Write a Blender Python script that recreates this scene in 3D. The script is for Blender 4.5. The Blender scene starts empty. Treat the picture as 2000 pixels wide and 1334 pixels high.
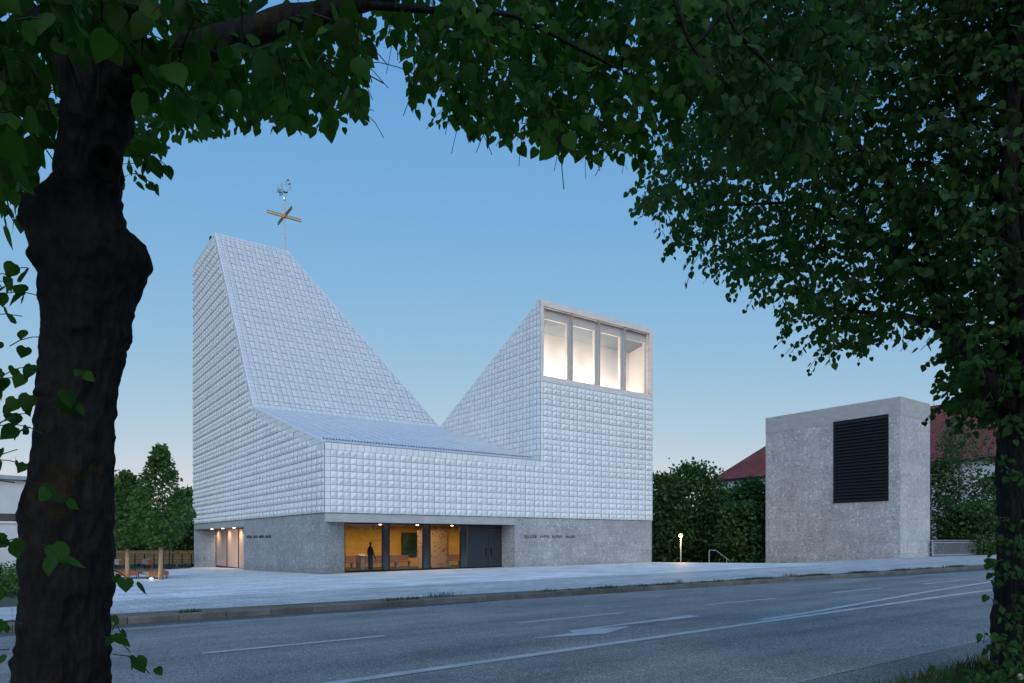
import bpy, bmesh, math, random
import numpy as np
from mathutils import Vector, noise
random.seed(7); rng = np.random.default_rng(7)
R = math.radians
scene = bpy.context.scene
COL = scene.collection

# ------------------------------------------------------------------ camera and frame
# world axes: x along the church front, y along its left side (away from the street), z up
UD = np.array([1830., 1340.]); UD /= np.linalg.norm(UD)
VD = np.array([-UD[1], UD[0]])
CAM = np.array([-15.05, -39.33, 2.0])
FPX, HOR = 1340.0, 1056.0

def ray(px, py):
    X = (px - 1000) / FPX
    return np.array([X * UD[0] + UD[1], X * VD[0] + VD[1], (HOR - py) / FPX])
def at(px, py, d): return CAM + ray(px, py) * d
def on_x(px, py, x):
    r = ray(px, py); return CAM + r * ((x - CAM[0]) / r[0])
def on_y(px, py, y):
    r = ray(px, py); return CAM + r * ((y - CAM[1]) / r[1])

def slope(x, y):
    return .007 * max(-60, min(60, x)) - .0195 * max(-60, min(60, y))

cd = bpy.data.cameras.new('camera'); cam = bpy.data.objects.new('camera', cd); COL.objects.link(cam)
cam.location = CAM; cam.rotation_euler = (R(90), 0, -math.atan2(UD[1], VD[1]))
cd.sensor_width = 36; cd.lens = FPX / 2000 * 36; cd.shift_y = (HOR - 667) / 2000
cd.clip_start = .05; cd.clip_end = 6000
scene.camera = cam
scene.view_settings.view_transform = 'Standard'; scene.view_settings.look = 'None'
scene.view_settings.exposure = 0
scene.render.engine = 'CYCLES'
scene.cycles.use_denoising = True
scene.cycles.max_bounces = 7; scene.cycles.transparent_max_bounces = 12
scene.cycles.diffuse_bounces = 3; scene.cycles.glossy_bounces = 3
scene.cycles.caustics_reflective = False; scene.cycles.caustics_refractive = False

# ------------------------------------------------------------------ node helpers
def mat(name):
    m = bpy.data.materials.new(name); m.use_nodes = True
    nt = m.node_tree; nt.nodes.clear()
    out = nt.nodes.new('ShaderNodeOutputMaterial')
    return m, nt, out
def N(nt, typ, ins=None, **kw):
    n = nt.nodes.new('ShaderNode' + typ)
    for k, v in kw.items(): setattr(n, k, v)
    for k, v in (ins or {}).items():
        if hasattr(v, 'is_output'): nt.links.new(v, n.inputs[k])
        else: n.inputs[k].default_value = v
    return n
def C(r, g, b): return (r, g, b, 1)
def ramp(nt, fac, stops):
    n = nt.nodes.new('ShaderNodeValToRGB'); nt.links.new(fac, n.inputs[0])
    el = n.color_ramp.elements
    while len(el) < len(stops): el.new(.5)
    for e, (p, c) in zip(el, stops): e.position = p; e.color = c
    return n.outputs[0]
def mixc(nt, f, a, b, mode='MIX'):
    n = nt.nodes.new('ShaderNodeMix'); n.data_type = 'RGBA'; n.blend_type = mode
    for k, v in ((0, f), (6, a), (7, b)):
        if hasattr(v, 'is_output'): nt.links.new(v, n.inputs[k])
        else: n.inputs[k].default_value = v
    return n.outputs[2]
def wpos(nt, scale=(1, 1, 1)):
    g = N(nt, 'NewGeometry'); mp = N(nt, 'Mapping', {'Vector': g.outputs['Position'], 'Scale': scale})
    return mp.outputs[0]
def principled(nt, out, ins, bump=None, strength=.3, dist=.02):
    p = N(nt, 'BsdfPrincipled', ins)
    if bump is not None:
        b = N(nt, 'Bump', {'Height': bump, 'Strength': strength, 'Distance': dist})
        nt.links.new(b.outputs[0], p.inputs['Normal'])
    nt.links.new(p.outputs[0], out.inputs[0]); return p

def plain(name, col, rough=.6, metal=0., var=.15, nscale=6., spec=.3):
    m, nt, out = mat(name)
    n = N(nt, 'TexNoise', {'Vector': wpos(nt), 'Scale': nscale, 'Detail': 5.})
    a = C(*[c * (1 - var) for c in col]); b = C(*[min(1, c * (1 + var)) for c in col])
    c = ramp(nt, n.outputs[0], [(.3, a), (.7, b)])
    principled(nt, out, {'Base Color': c, 'Roughness': rough, 'Metallic': metal, 'Specular IOR Level': spec}, n.outputs[0], .1)
    return m
def glow(name, col, s):
    m, nt, out = mat(name)
    e = N(nt, 'Emission', {'Color': C(*col), 'Strength': s}); nt.links.new(e.outputs[0], out.inputs[0]); return m
def glassy(name, tint, refl=.06, rough=.0):
    m, nt, out = mat(name)
    t = N(nt, 'BsdfTransparent', {'Color': C(*tint)})
    g = N(nt, 'BsdfGlossy', {'Color': C(.9, .95, 1), 'Roughness': rough})
    f = N(nt, 'Fresnel', {'IOR': 1.5})
    h_ = N(nt, 'Math', {0: f.outputs[0], 1: .5}, operation='MULTIPLY'); a = N(nt, 'Math', {0: h_.outputs[0], 1: refl}, operation='ADD')
    mx = N(nt, 'MixShader', {0: a.outputs[0]})
    nt.links.new(t.outputs[0], mx.inputs[1]); nt.links.new(g.outputs[0], mx.inputs[2])
    nt.links.new(mx.outputs[0], out.inputs[0]); return m
def leafmat(name, dark, light, trans=.35, rough=.45):
    m, nt, out = mat(name)
    g = N(nt, 'NewGeometry')
    n = N(nt, 'TexNoise', {'Vector': g.outputs['Position'], 'Scale': 1.1, 'Detail': 2.})
    s = N(nt, 'Math', {0: g.outputs['Random Per Island'], 1: N(nt, 'MapRange', {0: n.outputs[0], 1: .32, 2: .68}).outputs[0]}, operation='ADD')
    s = N(nt, 'Math', {0: s.outputs[0], 1: .55}, operation='MULTIPLY')
    c = ramp(nt, s.outputs[0], [(.15, C(*dark)), (.62, C(*[(a + b) / 2 for a, b in zip(dark, light)])), (.97, C(*light))])
    d = N(nt, 'BsdfPrincipled', {'Base Color': c, 'Roughness': rough, 'Specular IOR Level': .12})
    t2 = mixc(nt, .5, c, C(light[0] * 1.5, light[1] * 1.7, light[2] * .8))
    t = N(nt, 'BsdfTranslucent', {'Color': t2})
    mx = N(nt, 'MixShader', {0: trans})
    nt.links.new(d.outputs[0], mx.inputs[1]); nt.links.new(t.outputs[0], mx.inputs[2])
    nt.links.new(mx.outputs[0], out.inputs[0]); return m

M = {}
def make_materials():
    # glazed white ceramic
    m, nt, out = mat('glazed_ceramic'); g = N(nt, 'NewGeometry')
    n = N(nt, 'TexNoise', {'Vector': wpos(nt), 'Scale': .35, 'Detail': 3.})
    a = ramp(nt, g.outputs['Random Per Island'], [(0, C(.64, .69, .71)), (.5, C(.70, .755, .77)), (1, C(.765, .80, .81))])
    c = mixc(nt, .35, a, ramp(nt, n.outputs[0], [(.3, C(.66, .71, .735)), (.7, C(.78, .82, .825))]))
    n2 = N(nt, 'TexNoise', {'Vector': wpos(nt), 'Scale': 9., 'Detail': 3.})
    principled(nt, out, {'Base Color': c, 'Roughness': .42, 'Specular IOR Level': .35}, n2.outputs[0], .10, .02)
    M['tile'] = m
    m2 = m.copy(); m2.name = 'shaded_roof_ceramic'; M['tile_roof'] = m2  # glaze copy for the slopes, weaker light put into its darker colour
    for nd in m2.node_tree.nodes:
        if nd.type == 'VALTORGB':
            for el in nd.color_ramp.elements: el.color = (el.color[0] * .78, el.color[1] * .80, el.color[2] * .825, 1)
    M['tile_edge'] = plain('shaded_tile_edge', (.26, .275, .30), .85)  # tile sides coloured dark to paint in the shade of the relief steps
    M['tile_back'] = plain('tile_joint', (.10, .105, .115), .9)
    # conglomerate stone
    def stone(name, base, hi, pebble=5.5, course=.62):
        m, nt, out = mat(name); P = wpos(nt)
        v = N(nt, 'TexVoronoi', {'Vector': P, 'Scale': pebble, 'Randomness': 1.}); v2 = N(nt, 'TexVoronoi', {'Vector': P, 'Scale': pebble * 2.7})
        sep = N(nt, 'SeparateColor', {0: v.outputs['Color']})
        sep2 = N(nt, 'SeparateColor', {0: v2.outputs['Color']})
        lo = tuple(b * .62 for b in base)
        c1 = ramp(nt, sep.outputs[0], [(0, C(*lo)), (.45, C(*base)), (.90, C(*[b * 1.14 for b in base])), (.965, C(*hi)), (1, C(*hi))])
        c2 = ramp(nt, sep2.outputs[1], [(0, C(*lo)), (.5, C(*base)), (.9, C(*[b * 1.2 for b in base])), (1, C(*hi))])
        edge = ramp(nt, v.outputs['Distance'], [(.0, C(1, 1, 1)), (.32, C(1, 1, 1)), (.6, C(0, 0, 0))])
        c = mixc(nt, edge, c2, c1)
        c = mixc(nt, .34, c, C(*base))
        nz = N(nt, 'TexNoise', {'Vector': P, 'Scale': .5, 'Detail': 6., 'Roughness': .65})
        c = mixc(nt, 1., c, ramp(nt, nz.outputs[0], [(.25, C(.80, .80, .80)), (.75, C(1.12, 1.12, 1.12))]), 'MULTIPLY')
        # block courses along x+y, z
        gp = N(nt, 'NewGeometry'); sx = N(nt, 'SeparateXYZ', {0: gp.outputs['Position']})
        ad = N(nt, 'Math', {0: sx.outputs[0], 1: sx.outputs[1]}, operation='ADD')
        cb = N(nt, 'CombineXYZ', {0: ad.outputs[0], 1: sx.outputs[2]})
        br = N(nt, 'TexBrick', {'Vector': cb.outputs[0], 'Scale': 1., 'Mortar Size': .007, 'Brick Width': course * 2.6, 'Row Height': course,
               'Color1': C(.90, .90, .90), 'Color2': C(1.08, 1.08, 1.08), 'Mortar': C(.62, .62, .62)})
        c = mixc(nt, .8, c, mixc(nt, 1., c, br.outputs[0], 'MULTIPLY'))
        n3 = N(nt, 'TexNoise', {'Vector': P, 'Scale': 45., 'Detail': 4.})
        c = mixc(nt, 1., c, ramp(nt, n3.outputs[0], [(.3, C(.82, .82, .82)), (.7, C(1.15, 1.15, 1.15))]), 'MULTIPLY')
        # rain streaks and a darker foot
        st = N(nt, 'TexNoise', {'Vector': wpos(nt, (2.2, 2.2, .12)), 'Scale': 1., 'Detail': 4.})
        c = mixc(nt, 1., c, ramp(nt, st.outputs[0], [(.3, C(.93, .93, .94)), (.6, C(1.02, 1.02, 1.02))]), 'MULTIPLY')
        ft = N(nt, 'MapRange', {0: sx.outputs[2], 1: .0, 2: .6, 3: .82, 4: 1.})
        c = mixc(nt, 1., c, ft.outputs[0], 'MULTIPLY')
        principled(nt, out, {'Base Color': c, 'Roughness': .8}, n3.outputs[0], .35, .02); return m
    M['stone'] = stone('conglomerate_stone', (.37, .375, .375), (.66, .66, .65))
    M['stone_b'] = stone('tower_conglomerate', (.45, .46, .46), (.72, .73, .74), 4.6, .95)
    def concrete(name, base):
        m, nt, out = mat(name); P = wpos(nt, (1, 1, 3))
        n = N(nt, 'TexNoise', {'Vector': P, 'Scale': 1.2, 'Detail': 8., 'Roughness': .7}); n2 = N(nt, 'TexNoise', {'Vector': P, 'Scale': 30., 'Detail': 3.})
        c = ramp(nt, n.outputs[0], [(.3, C(*[b * .82 for b in base])), (.7, C(*[b * 1.15 for b in base]))])
        c = mixc(nt, 1., c, ramp(nt, n2.outputs[0], [(.3, C(.9, .9, .9)), (.7, C(1.08, 1.08, 1.08))]), 'MULTIPLY')
        principled(nt, out, {'Base Color': c, 'Roughness': .75}, n2.outputs[0], .15); return m
    M['concrete'] = concrete('exposed_concrete', (.40, .41, .405))
    M['concrete_warm'] = concrete('window_surround_concrete', (.68, .65, .62))
    # asphalt
    def asphalt(name, b, contrast=1.):
        m, nt, out = mat(name); P = wpos(nt)
        v = N(nt, 'TexVoronoi', {'Vector': P, 'Scale': 75.}); sp = N(nt, 'SeparateColor', {0: v.outputs['Color']})
        c = ramp(nt, sp.outputs[0], [(0, C(b * .42, b * .41, b * .39)), (.55, C(b * 1.03, b, b * .95)), (.85, C(b * 1.75, b * 1.7, b * 1.6)), (1, C(b * 3., b * 2.9, b * 2.75))])
        n = N(nt, 'TexNoise', {'Vector': wpos(nt, (.12, .9, 1)), 'Scale': 1., 'Detail': 6., 'Roughness': .6})
        c = mixc(nt, 1., c, ramp(nt, n.outputs[0], [(.3, C(.74, .74, .76)), (.7, C(1.25, 1.25, 1.25))]), 'MULTIPLY')
        n4 = N(nt, 'TexNoise', {'Vector': P, 'Scale': .8, 'Detail': 7., 'Roughness': .7})
        c = mixc(nt, 1., c, ramp(nt, n4.outputs[0], [(.35, C(.82, .82, .82)), (.65, C(1.14, 1.14, 1.14))]), 'MULTIPLY')
        # tar-sealed cracks
        wv = N(nt, 'TexNoise', {'Vector': wpos(nt, (.25, 1.6, 1)), 'Scale': .55, 'Detail': 5.})
        ck = ramp(nt, wv.outputs[0], [(.494, C(1, 1, 1)), (.4985, C(.62, .62, .62)), (.503, C(1, 1, 1))])
        c = mixc(nt, .7, c, mixc(nt, 1., c, ck, 'MULTIPLY'))
        rr = ramp(nt, n.outputs[0], [(.3, C(.72, .72, .72)), (.7, C(.5, .5, .5))])
        principled(nt, out, {'Base Color': c, 'Roughness': rr, 'Specular IOR Level': .4}, v.outputs['Distance'], .6, .012); return m
    M['asphalt'] = asphalt('worn_asphalt', .18)
    M['asphalt_old'] = asphalt('shoulder_asphalt', .13)
    M['asphalt_new'] = asphalt('dark_asphalt', .06)
    m, nt, out = mat('road_paint')
    n = N(nt, 'TexNoise', {'Vector': wpos(nt), 'Scale': 40., 'Detail': 4.}); n2 = N(nt, 'TexNoise', {'Vector': wpos(nt), 'Scale': 2.5, 'Detail': 6.})
    c = ramp(nt, n.outputs[0], [(.28, C(.16, .16, .16)), (.38, C(.44, .45, .455)), (.8, C(.56, .565, .57))])
    c = mixc(nt, 1., c, ramp(nt, n2.outputs[0], [(.3, C(.78, .78, .78)), (.7, C(1.1, 1.1, 1.1))]), 'MULTIPLY')
    principled(nt, out, {'Base Color': c, 'Roughness': .6}, n.outputs[0], .2, .01); M['paint'] = m
    # paving slabs
    def slabs(name, base, w, h, mort):
        m, nt, out = mat(name); gp = N(nt, 'NewGeometry')
        br = N(nt, 'TexBrick', {'Vector': gp.outputs['Position'], 'Scale': 1., 'Mortar Size': .016, 'Brick Width': w, 'Row Height': h,
               'Color1': C(*[b * .82 for b in base]), 'Color2': C(*[b * 1.12 for b in base]), 'Mortar': C(*mort)})
        n = N(nt, 'TexNoise', {'Vector': gp.outputs['Position'], 'Scale': .45, 'Detail': 7., 'Roughness': .65})
        c = mixc(nt, 1., br.outputs[0], ramp(nt, n.outputs[0], [(.3, C(.80, .80, .81)), (.7, C(1.12, 1.12, 1.12))]), 'MULTIPLY')
        n2 = N(nt, 'TexNoise', {'Vector': wpos(nt, (.1, 1.4, 1)), 'Scale': 1., 'Detail': 5.})
        c = mixc(nt, 1., c, ramp(nt, n2.outputs[0], [(.3, C(.86, .86, .87)), (.7, C(1.1, 1.1, 1.1))]), 'MULTIPLY')
        n3 = N(nt, 'TexNoise', {'Vector': gp.outputs['Position'], 'Scale': 60., 'Detail': 2.})
        principled(nt, out, {'Base Color': c, 'Roughness': .62, 'Specular IOR Level': .35}, n3.outputs[0], .2, .01); return m
    M['plaza'] = slabs('light_paving', (.69, .69, .68), 1.2, .6, (.28, .28, .28))
    M['pave'] = slabs('pavement_slabs', (.48, .48, .475), .6, .4, (.2, .2, .2))
    m, nt, out = mat('kerb_granite'); P = wpos(nt)
    n = N(nt, 'TexNoise', {'Vector': P, 'Scale': 70., 'Detail': 4.}); n2 = N(nt, 'TexNoise', {'Vector': P, 'Scale': 1.6, 'Detail': 6.})
    c = ramp(nt, n.outputs[0], [(.3, C(.10, .10, .095)), (.7, C(.26, .26, .25))])
    c = mixc(nt, 1., c, ramp(nt, n2.outputs[0], [(.3, C(.45, .43, .40)), (.7, C(.95, .95, .94))]), 'MULTIPLY')
    gi = N(nt, 'NewGeometry'); c = mixc(nt, 1., c, ramp(nt, gi.outputs['Random Per Island'], [(0, C(.72, .71, .70)), (1, C(1.12, 1.12, 1.12))]), 'MULTIPLY')
    principled(nt, out, {'Base Color': c, 'Roughness': .85}, n.outputs[0], .4, .02); M['kerb'] = m
    m, nt, out = mat('dry_soil'); P = wpos(nt)
    n = N(nt, 'TexNoise', {'Vector': P, 'Scale': 22., 'Detail': 6.}); n2 = N(nt, 'TexNoise', {'Vector': P, 'Scale': .9, 'Detail': 5.})
    c = mixc(nt, ramp(nt, n2.outputs[0], [(.52, C(0, 0, 0)), (.70, C(.8, .8, .8))]),
             ramp(nt, n.outputs[0], [(.3, C(.085, .062, .045)), (.7, C(.19, .145, .105))]),
             ramp(nt, n.outputs[0], [(.3, C(.045, .06, .02)), (.7, C(.10, .12, .045))]))
    principled(nt, out, {'Base Color': c, 'Roughness': .95}, n.outputs[0], .6, .03); M['soil'] = m
    m, nt, out = mat('lawn'); P = wpos(nt)
    n = N(nt, 'TexNoise', {'Vector': P, 'Scale': 14., 'Detail': 6.}); n2 = N(nt, 'TexNoise', {'Vector': P, 'Scale': .25, 'Detail': 5.})
    c = mixc(nt, n2.outputs[0], ramp(nt, n.outputs[0], [(.3, C(.02, .035, .012)), (.7, C(.05, .075, .024))]),
             ramp(nt, n.outputs[0], [(.3, C(.04, .05, .02)), (.7, C(.085, .09, .035))]))
    principled(nt, out, {'Base Color': c, 'Roughness': .95}, n.outputs[0], .7, .06); M['lawn'] = m
    # bark
    m, nt, out = mat('linden_bark'); P = wpos(nt, (1, 1, .35))
    v = N(nt, 'TexVoronoi', {'Vector': P, 'Scale': 26.}, feature='F1'); n = N(nt, 'TexNoise', {'Vector': P, 'Scale': 16., 'Detail': 8., 'Roughness': .7})
    c = ramp(nt, n.outputs[0], [(.3, C(.006, .006, .006)), (.6, C(.020, .019, .018)), (.8, C(.038, .036, .034))])
    l = N(nt, 'TexNoise', {'Vector': wpos(nt), 'Scale': 3.2, 'Detail': 8., 'Roughness': .72})
    c = mixc(nt, ramp(nt, l.outputs[0], [(.58, C(0, 0, 0)), (.68, C(.6, .6, .6))]), c, C(.05, .030, .006))
    l2 = N(nt, 'TexNoise', {'Vector': wpos(nt), 'Scale': 2.1, 'Detail': 6., 'W': 3.}, noise_dimensions='4D')
    c = mixc(nt, ramp(nt, l2.outputs[0], [(.55, C(0, 0, 0)), (.68, C(.6, .6, .6))]), c, C(.026, .032, .028))
    h = N(nt, 'Math', {0: v.outputs['Distance'], 1: n.outputs[0]}, operation='ADD')
    principled(nt, out, {'Base Color': c, 'Roughness': .95, 'Specular IOR Level': .15}, h.outputs[0], 1., .03); M['bark'] = m
    M['bark_far'] = plain('tree_bark', (.05, .042, .036), .9)
    M['twig'] = plain('twig_bark', (.028, .024, .02), .9)
    M['leaf_near'] = leafmat('linden_leaf', (.008, .030, .007), (.050, .135, .022), .58)
    M['leaf_right'] = leafmat('linden_leaf_far', (.010, .034, .012), (.056, .135, .038), .55)
    M['bract'] = leafmat('linden_bract', (.03, .06, .03), (.07, .12, .055), .45)
    M['leaf_bg'] = leafmat('background_leaf', (.022, .056, .020), (.075, .145, .042), .3)
    M['leaf_young'] = leafmat('young_tree_leaf', (.045, .10, .03), (.10, .17, .05), .35)
    M['leaf_fine'] = leafmat('feathery_leaf', (.035, .075, .034), (.085, .14, .07), .3)
    M['grass'] = leafmat('grass_blade', (.025, .045, .014), (.075, .105, .035), .3)
    M['frame'] = plain('dark_frame_metal', (.022, .023, .026), .4, .6)
    M['mullion'] = plain('bronze_mullion', (.36, .35, .33), .45, .1)
    M['door'] = plain('dark_door_metal', (.045, .052, .060), .45, .5, .12, 3.)
    m, nt, out = mat('mustard_plaster')
    n = N(nt, 'TexNoise', {'Vector': wpos(nt), 'Scale': 2., 'Detail': 6.})
    br = N(nt, 'TexBrick', {'Vector': wpos(nt, (1, 0, 1)), 'Scale': 1., 'Mortar Size': .012, 'Brick Width': .5, 'Row Height': .16,
         'Color1': C(.92, .92, .92), 'Color2': C(1.06, 1.06, 1.06), 'Mortar': C(.86, .86, .86)})
    for nd in (br,): pass
    gx = N(nt, 'NewGeometry'); sx = N(nt, 'SeparateXYZ', {0: gx.outputs['Position']}); ad = N(nt, 'Math', {0: sx.outputs[0], 1: sx.outputs[1]}, operation='ADD')
    cb = N(nt, 'CombineXYZ', {0: ad.outputs[0], 1: sx.outputs[2]}); nt.links.new(cb.outputs[0], br.inputs['Vector'])
    c = ramp(nt, n.outputs[0], [(.3, C(.56, .31, .05)), (.7, C(.66, .38, .07))]); c = mixc(nt, 1., c, br.outputs[0], 'MULTIPLY')
    principled(nt, out, {'Base Color': c, 'Roughness': .8}, n.outputs[0], .1); M['mustard'] = m
    m, nt, out = mat('oiled_wood')
    w = N(nt, 'TexNoise', {'Vector': wpos(nt, (6, 6, 40)), 'Scale': 1., 'Detail': 5.})
    c = ramp(nt, w.outputs[0], [(.3, C(.16, .075, .035)), (.7, C(.30, .15, .075))])
    principled(nt, out, {'Base Color': c, 'Roughness': .5}, w.outputs[0], .2); M['wood'] = m
    M['wood_red'] = plain('red_timber', (.26, .10, .045), .6, 0, .25, 14.)
    M['wood_grey'] = plain('weathered_timber', (.36, .31, .27), .75, 0, .15, 8.)
    m, nt, out = mat('wooden_boards')
    gx = N(nt, 'NewGeometry'); sx = N(nt, 'SeparateXYZ', {0: gx.outputs['Position']})
    w = N(nt, 'TexNoise', {'Vector': wpos(nt, (1, 1, 18)), 'Scale': 1., 'Detail': 5.})
    c = ramp(nt, w.outputs[0], [(.3, C(.15, .095, .045)), (.7, C(.30, .19, .09))])
    principled(nt, out, {'Base Color': c, 'Roughness': .8}, w.outputs[0], .2); M['boards'] = m
    M['straw'] = plain('straw_mat', (.36, .25, .15), .9, 0, .25, 25.)
    M['white_room'] = plain('white_plaster', (.80, .78, .75), .8, 0, .03, 1.)
    M['ceil'] = plain('grey_blue_ceiling', (.20, .24, .28), .8, 0, .03, 1.)
    M['cream'] = plain('house_render_white', (.62, .64, .67), .85, 0, .06, 1.2)
    m, nt, out = mat('frosted_panel'); d = N(nt, 'BsdfDiffuse', {'Color': C(.62, .55, .50)}); t = N(nt, 'BsdfTranslucent', {'Color': C(.75, .66, .58)})
    mx = N(nt, 'MixShader', {0: .45}); nt.links.new(d.outputs[0], mx.inputs[1]); nt.links.new(t.outputs[0], mx.inputs[2]); nt.links.new(mx.outputs[0], out.inputs[0]); M['frost'] = m
    m, nt, out = mat('clay_roof_tiles')
    gx = N(nt, 'NewGeometry'); sx = N(nt, 'SeparateXYZ', {0: gx.outputs['Position']})
    br = N(nt, 'TexBrick', {'Vector': gx.outputs['Position'], 'Scale': 1., 'Mortar Size': .035, 'Brick Width': .34, 'Row Height': .30,
         'Color1': C(.17, .030, .024), 'Color2': C(.25, .052, .040), 'Mortar': C(.055, .014, .012)})
    n = N(nt, 'TexNoise', {'Vector': gx.outputs['Position'], 'Scale': .5, 'Detail': 6.})
    c = mixc(nt, 1., br.outputs[0], ramp(nt, n.outputs[0], [(.3, C(.75, .75, .75)), (.7, C(1.15, 1.15, 1.15))]), 'MULTIPLY')
    principled(nt, out, {'Base Color': c, 'Roughness': .75}, br.outputs['Fac'], -.4, .04); M['clay'] = m
    M['steel'] = plain('brushed_steel', (.55, .55, .56), .35, .9)
    M['gold'] = plain('gilded_brass', (.62, .33, .11), .3, 1., .1)
    M['chrome'] = plain('polished_steel', (.75, .72, .68), .18, 1., .05)
    M['mast'] = plain('mast_paint', (.55, .54, .48), .5, .0)
    M['galv'] = plain('galvanised_steel', (.42, .45, .48), .5, .5, .1)
    M['black'] = plain('black_metal', (.015, .016, .018), .5, .4)
    M['louvre'] = plain('anthracite_metal', (.017, .018, .021), .55, .3, .1)
    M['coat'] = plain('black_wool', (.006, .006, .008), .9)
    M['skin'] = plain('skin', (.25, .13, .09), .6)
    M['hair'] = plain('dark_hair', (.012, .01, .01), .7)
    M['pane'] = glassy('clear_glass', (.86, .88, .88), .02)
    M['pane_up'] = glassy('tower_glass', (.93, .94, .95), .01)
    M['pane_dark'] = glassy('dark_glass', (.30, .33, .35), .06)
    m, nt, out = mat('house_window_glass')
    principled(nt, out, {'Base Color': C(.03, .035, .045), 'Roughness': .08, 'Specular IOR Level': .8}); M['wglass'] = m
    M['gwin'] = plain('dusk_garden_glass', (.02, .055, .035), .15, 0, .6, .9)
    M['lit'] = glow('lit_window', (1, .58, .20), 2.2)
    M['bulb'] = glow('lamp_bulb', (1, .60, .22), 60.)
    M['spot'] = glow('downlight_glow', (1, .74, .42), 14.)
    M['upl'] = glow('uplight_glow', (1, .78, .55), 6.)
    M['fluff'] = plain('seed_fluff', (.75, .75, .72), .9)
make_materials()

# ------------------------------------------------------------------ mesh builder
class MB:
    def __init__(s): s.v = []; s.f = []
    def add(s, vs, fs):
        o = len(s.v); s.v += [tuple(map(float, p)) for p in vs]; s.f += [tuple(i + o for i in f) for f in fs]; return s
    def quad(s, a, b, c, d): return s.add([a, b, c, d], [(0, 1, 2, 3)])
    def poly(s, pts): return s.add(pts, [tuple(range(len(pts)))])
    def box(s, x0, y0, z0, x1, y1, z1):
        return s.add([(x0, y0, z0), (x1, y0, z0), (x1, y1, z0), (x0, y1, z0), (x0, y0, z1), (x1, y0, z1), (x1, y1, z1), (x0, y1, z1)],
                     [(0, 3, 2, 1), (4, 5, 6, 7), (0, 1, 5, 4), (1, 2, 6, 5), (2, 3, 7, 6), (3, 0, 4, 7)])
    def prism(s, pts, vec):
        n = len(pts); vec = np.array(vec, float); top = [np.array(p, float) + vec for p in pts]
        fs = [tuple(reversed(range(n))), tuple(range(n, 2 * n))] + [(i, (i + 1) % n, n + (i + 1) % n, n + i) for i in range(n)]
        return s.add(list(pts) + top, fs)
    def bar(s, a, b, w, h=None):   # box bar from a to b
        a = np.array(a, float); b = np.array(b, float); h = h or w; d = b - a; d /= np.linalg.norm(d)
        up = np.array([0, 0, 1.]) if abs(d[2]) < .95 else np.array([0, 1., 0])
        sx = np.cross(d, up); sx /= np.linalg.norm(sx); sy = np.cross(sx, d)
        q = [sx * i * w / 2 + sy * j * h / 2 for i, j in ((-1, -1), (1, -1), (1, 1), (-1, 1))]
        return s.add([a + k for k in q] + [b + k for k in q], [(0, 1, 2, 3), (7, 6, 5, 4), (0, 4, 5, 1), (1, 5, 6, 2), (2, 6, 7, 3), (3, 7, 4, 0)])
    def tube(s, pts, rad, n=8, cap=True):
        pts = [np.array(p, float) for p in pts]
        if not hasattr(rad, '__len__'): rad = [rad] * len(pts)
        o = len(s.v); ref = np.array([.31, .2, .93])
        for i, p in enumerate(pts):
            d = pts[min(i + 1, len(pts) - 1)] - pts[max(i - 1, 0)]; d /= (np.linalg.norm(d) + 1e-9)
            sx = np.cross(d, ref); l = np.linalg.norm(sx)
            if l < 1e-3: sx = np.cross(d, [1., 0, 0]); l = np.linalg.norm(sx)
            sx /= l; sy = np.cross(sx, d)
            for k in range(n):
                a = 2 * math.pi * k / n; s.v.append(tuple(p + (sx * math.cos(a) + sy * math.sin(a)) * rad[i]))
        for i in range(len(pts) - 1):
            for k in range(n):
                a = o + i * n + k; b = o + i * n + (k + 1) % n; s.f.append((a, a + n, b + n, b))
        if cap:
            s.f.append(tuple(o + k for k in range(n))); e = o + (len(pts) - 1) * n; s.f.append(tuple(e + k for k in reversed(range(n))))
        return s
    def lathe(s, c, prof, n=16):
        o = len(s.v)
        for r, z in prof:
            for k in range(n):
                a = 2 * math.pi * k / n; s.v.append((c[0] + r * math.cos(a), c[1] + r * math.sin(a), c[2] + z))
        for i in range(len(prof) - 1):
            for k in range(n):
                a = o + i * n + k; b = o + i * n + (k + 1) % n; s.f.append((a, b, b + n, a + n))
        s.f.append(tuple(o + k for k in reversed(range(n)))); e = o + (len(prof) - 1) * n; s.f.append(tuple(e + k for k in range(n)))
        return s
    def build(s, name, m, parent=None, smooth=False):
        me = bpy.data.meshes.new(name); me.from_pydata(s.v, [], s.f); me.update()
        me.materials.append(M[m] if isinstance(m, str) else m)
        if smooth: me.polygons.foreach_set('use_smooth', [True] * len(me.polygons))
        o = bpy.data.objects.new(name, me); COL.objects.link(o)
        if parent is not None: attach(o, parent)
        return o
def wmat(o):
    m = o.matrix_basis.copy()
    while o.parent is not None: o = o.parent; m = o.matrix_basis @ m
    return m
def attach(o, parent):       # geometry is given in world coordinates; keep it there
    o.parent = parent; o.matrix_parent_inverse.identity()
    o.matrix_basis = wmat(parent).inverted() @ o.matrix_basis
def tag(o, label=None, cat=None, group=None, kind=None):
    if label: o['label'] = label
    if cat: o['category'] = cat
    if group: o['group'] = group
    if kind: o['kind'] = kind
    return o
def thing(name, loc, label, cat, group=None):
    o = bpy.data.objects.new(name, None); COL.objects.link(o); o.location = Vector([float(k) for k in loc]); o.empty_display_size = .3
    return tag(o, label, cat, group)
def struct(o): o['kind'] = 'structure'; return o
def part(o, label): o['label'] = label; return o
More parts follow.
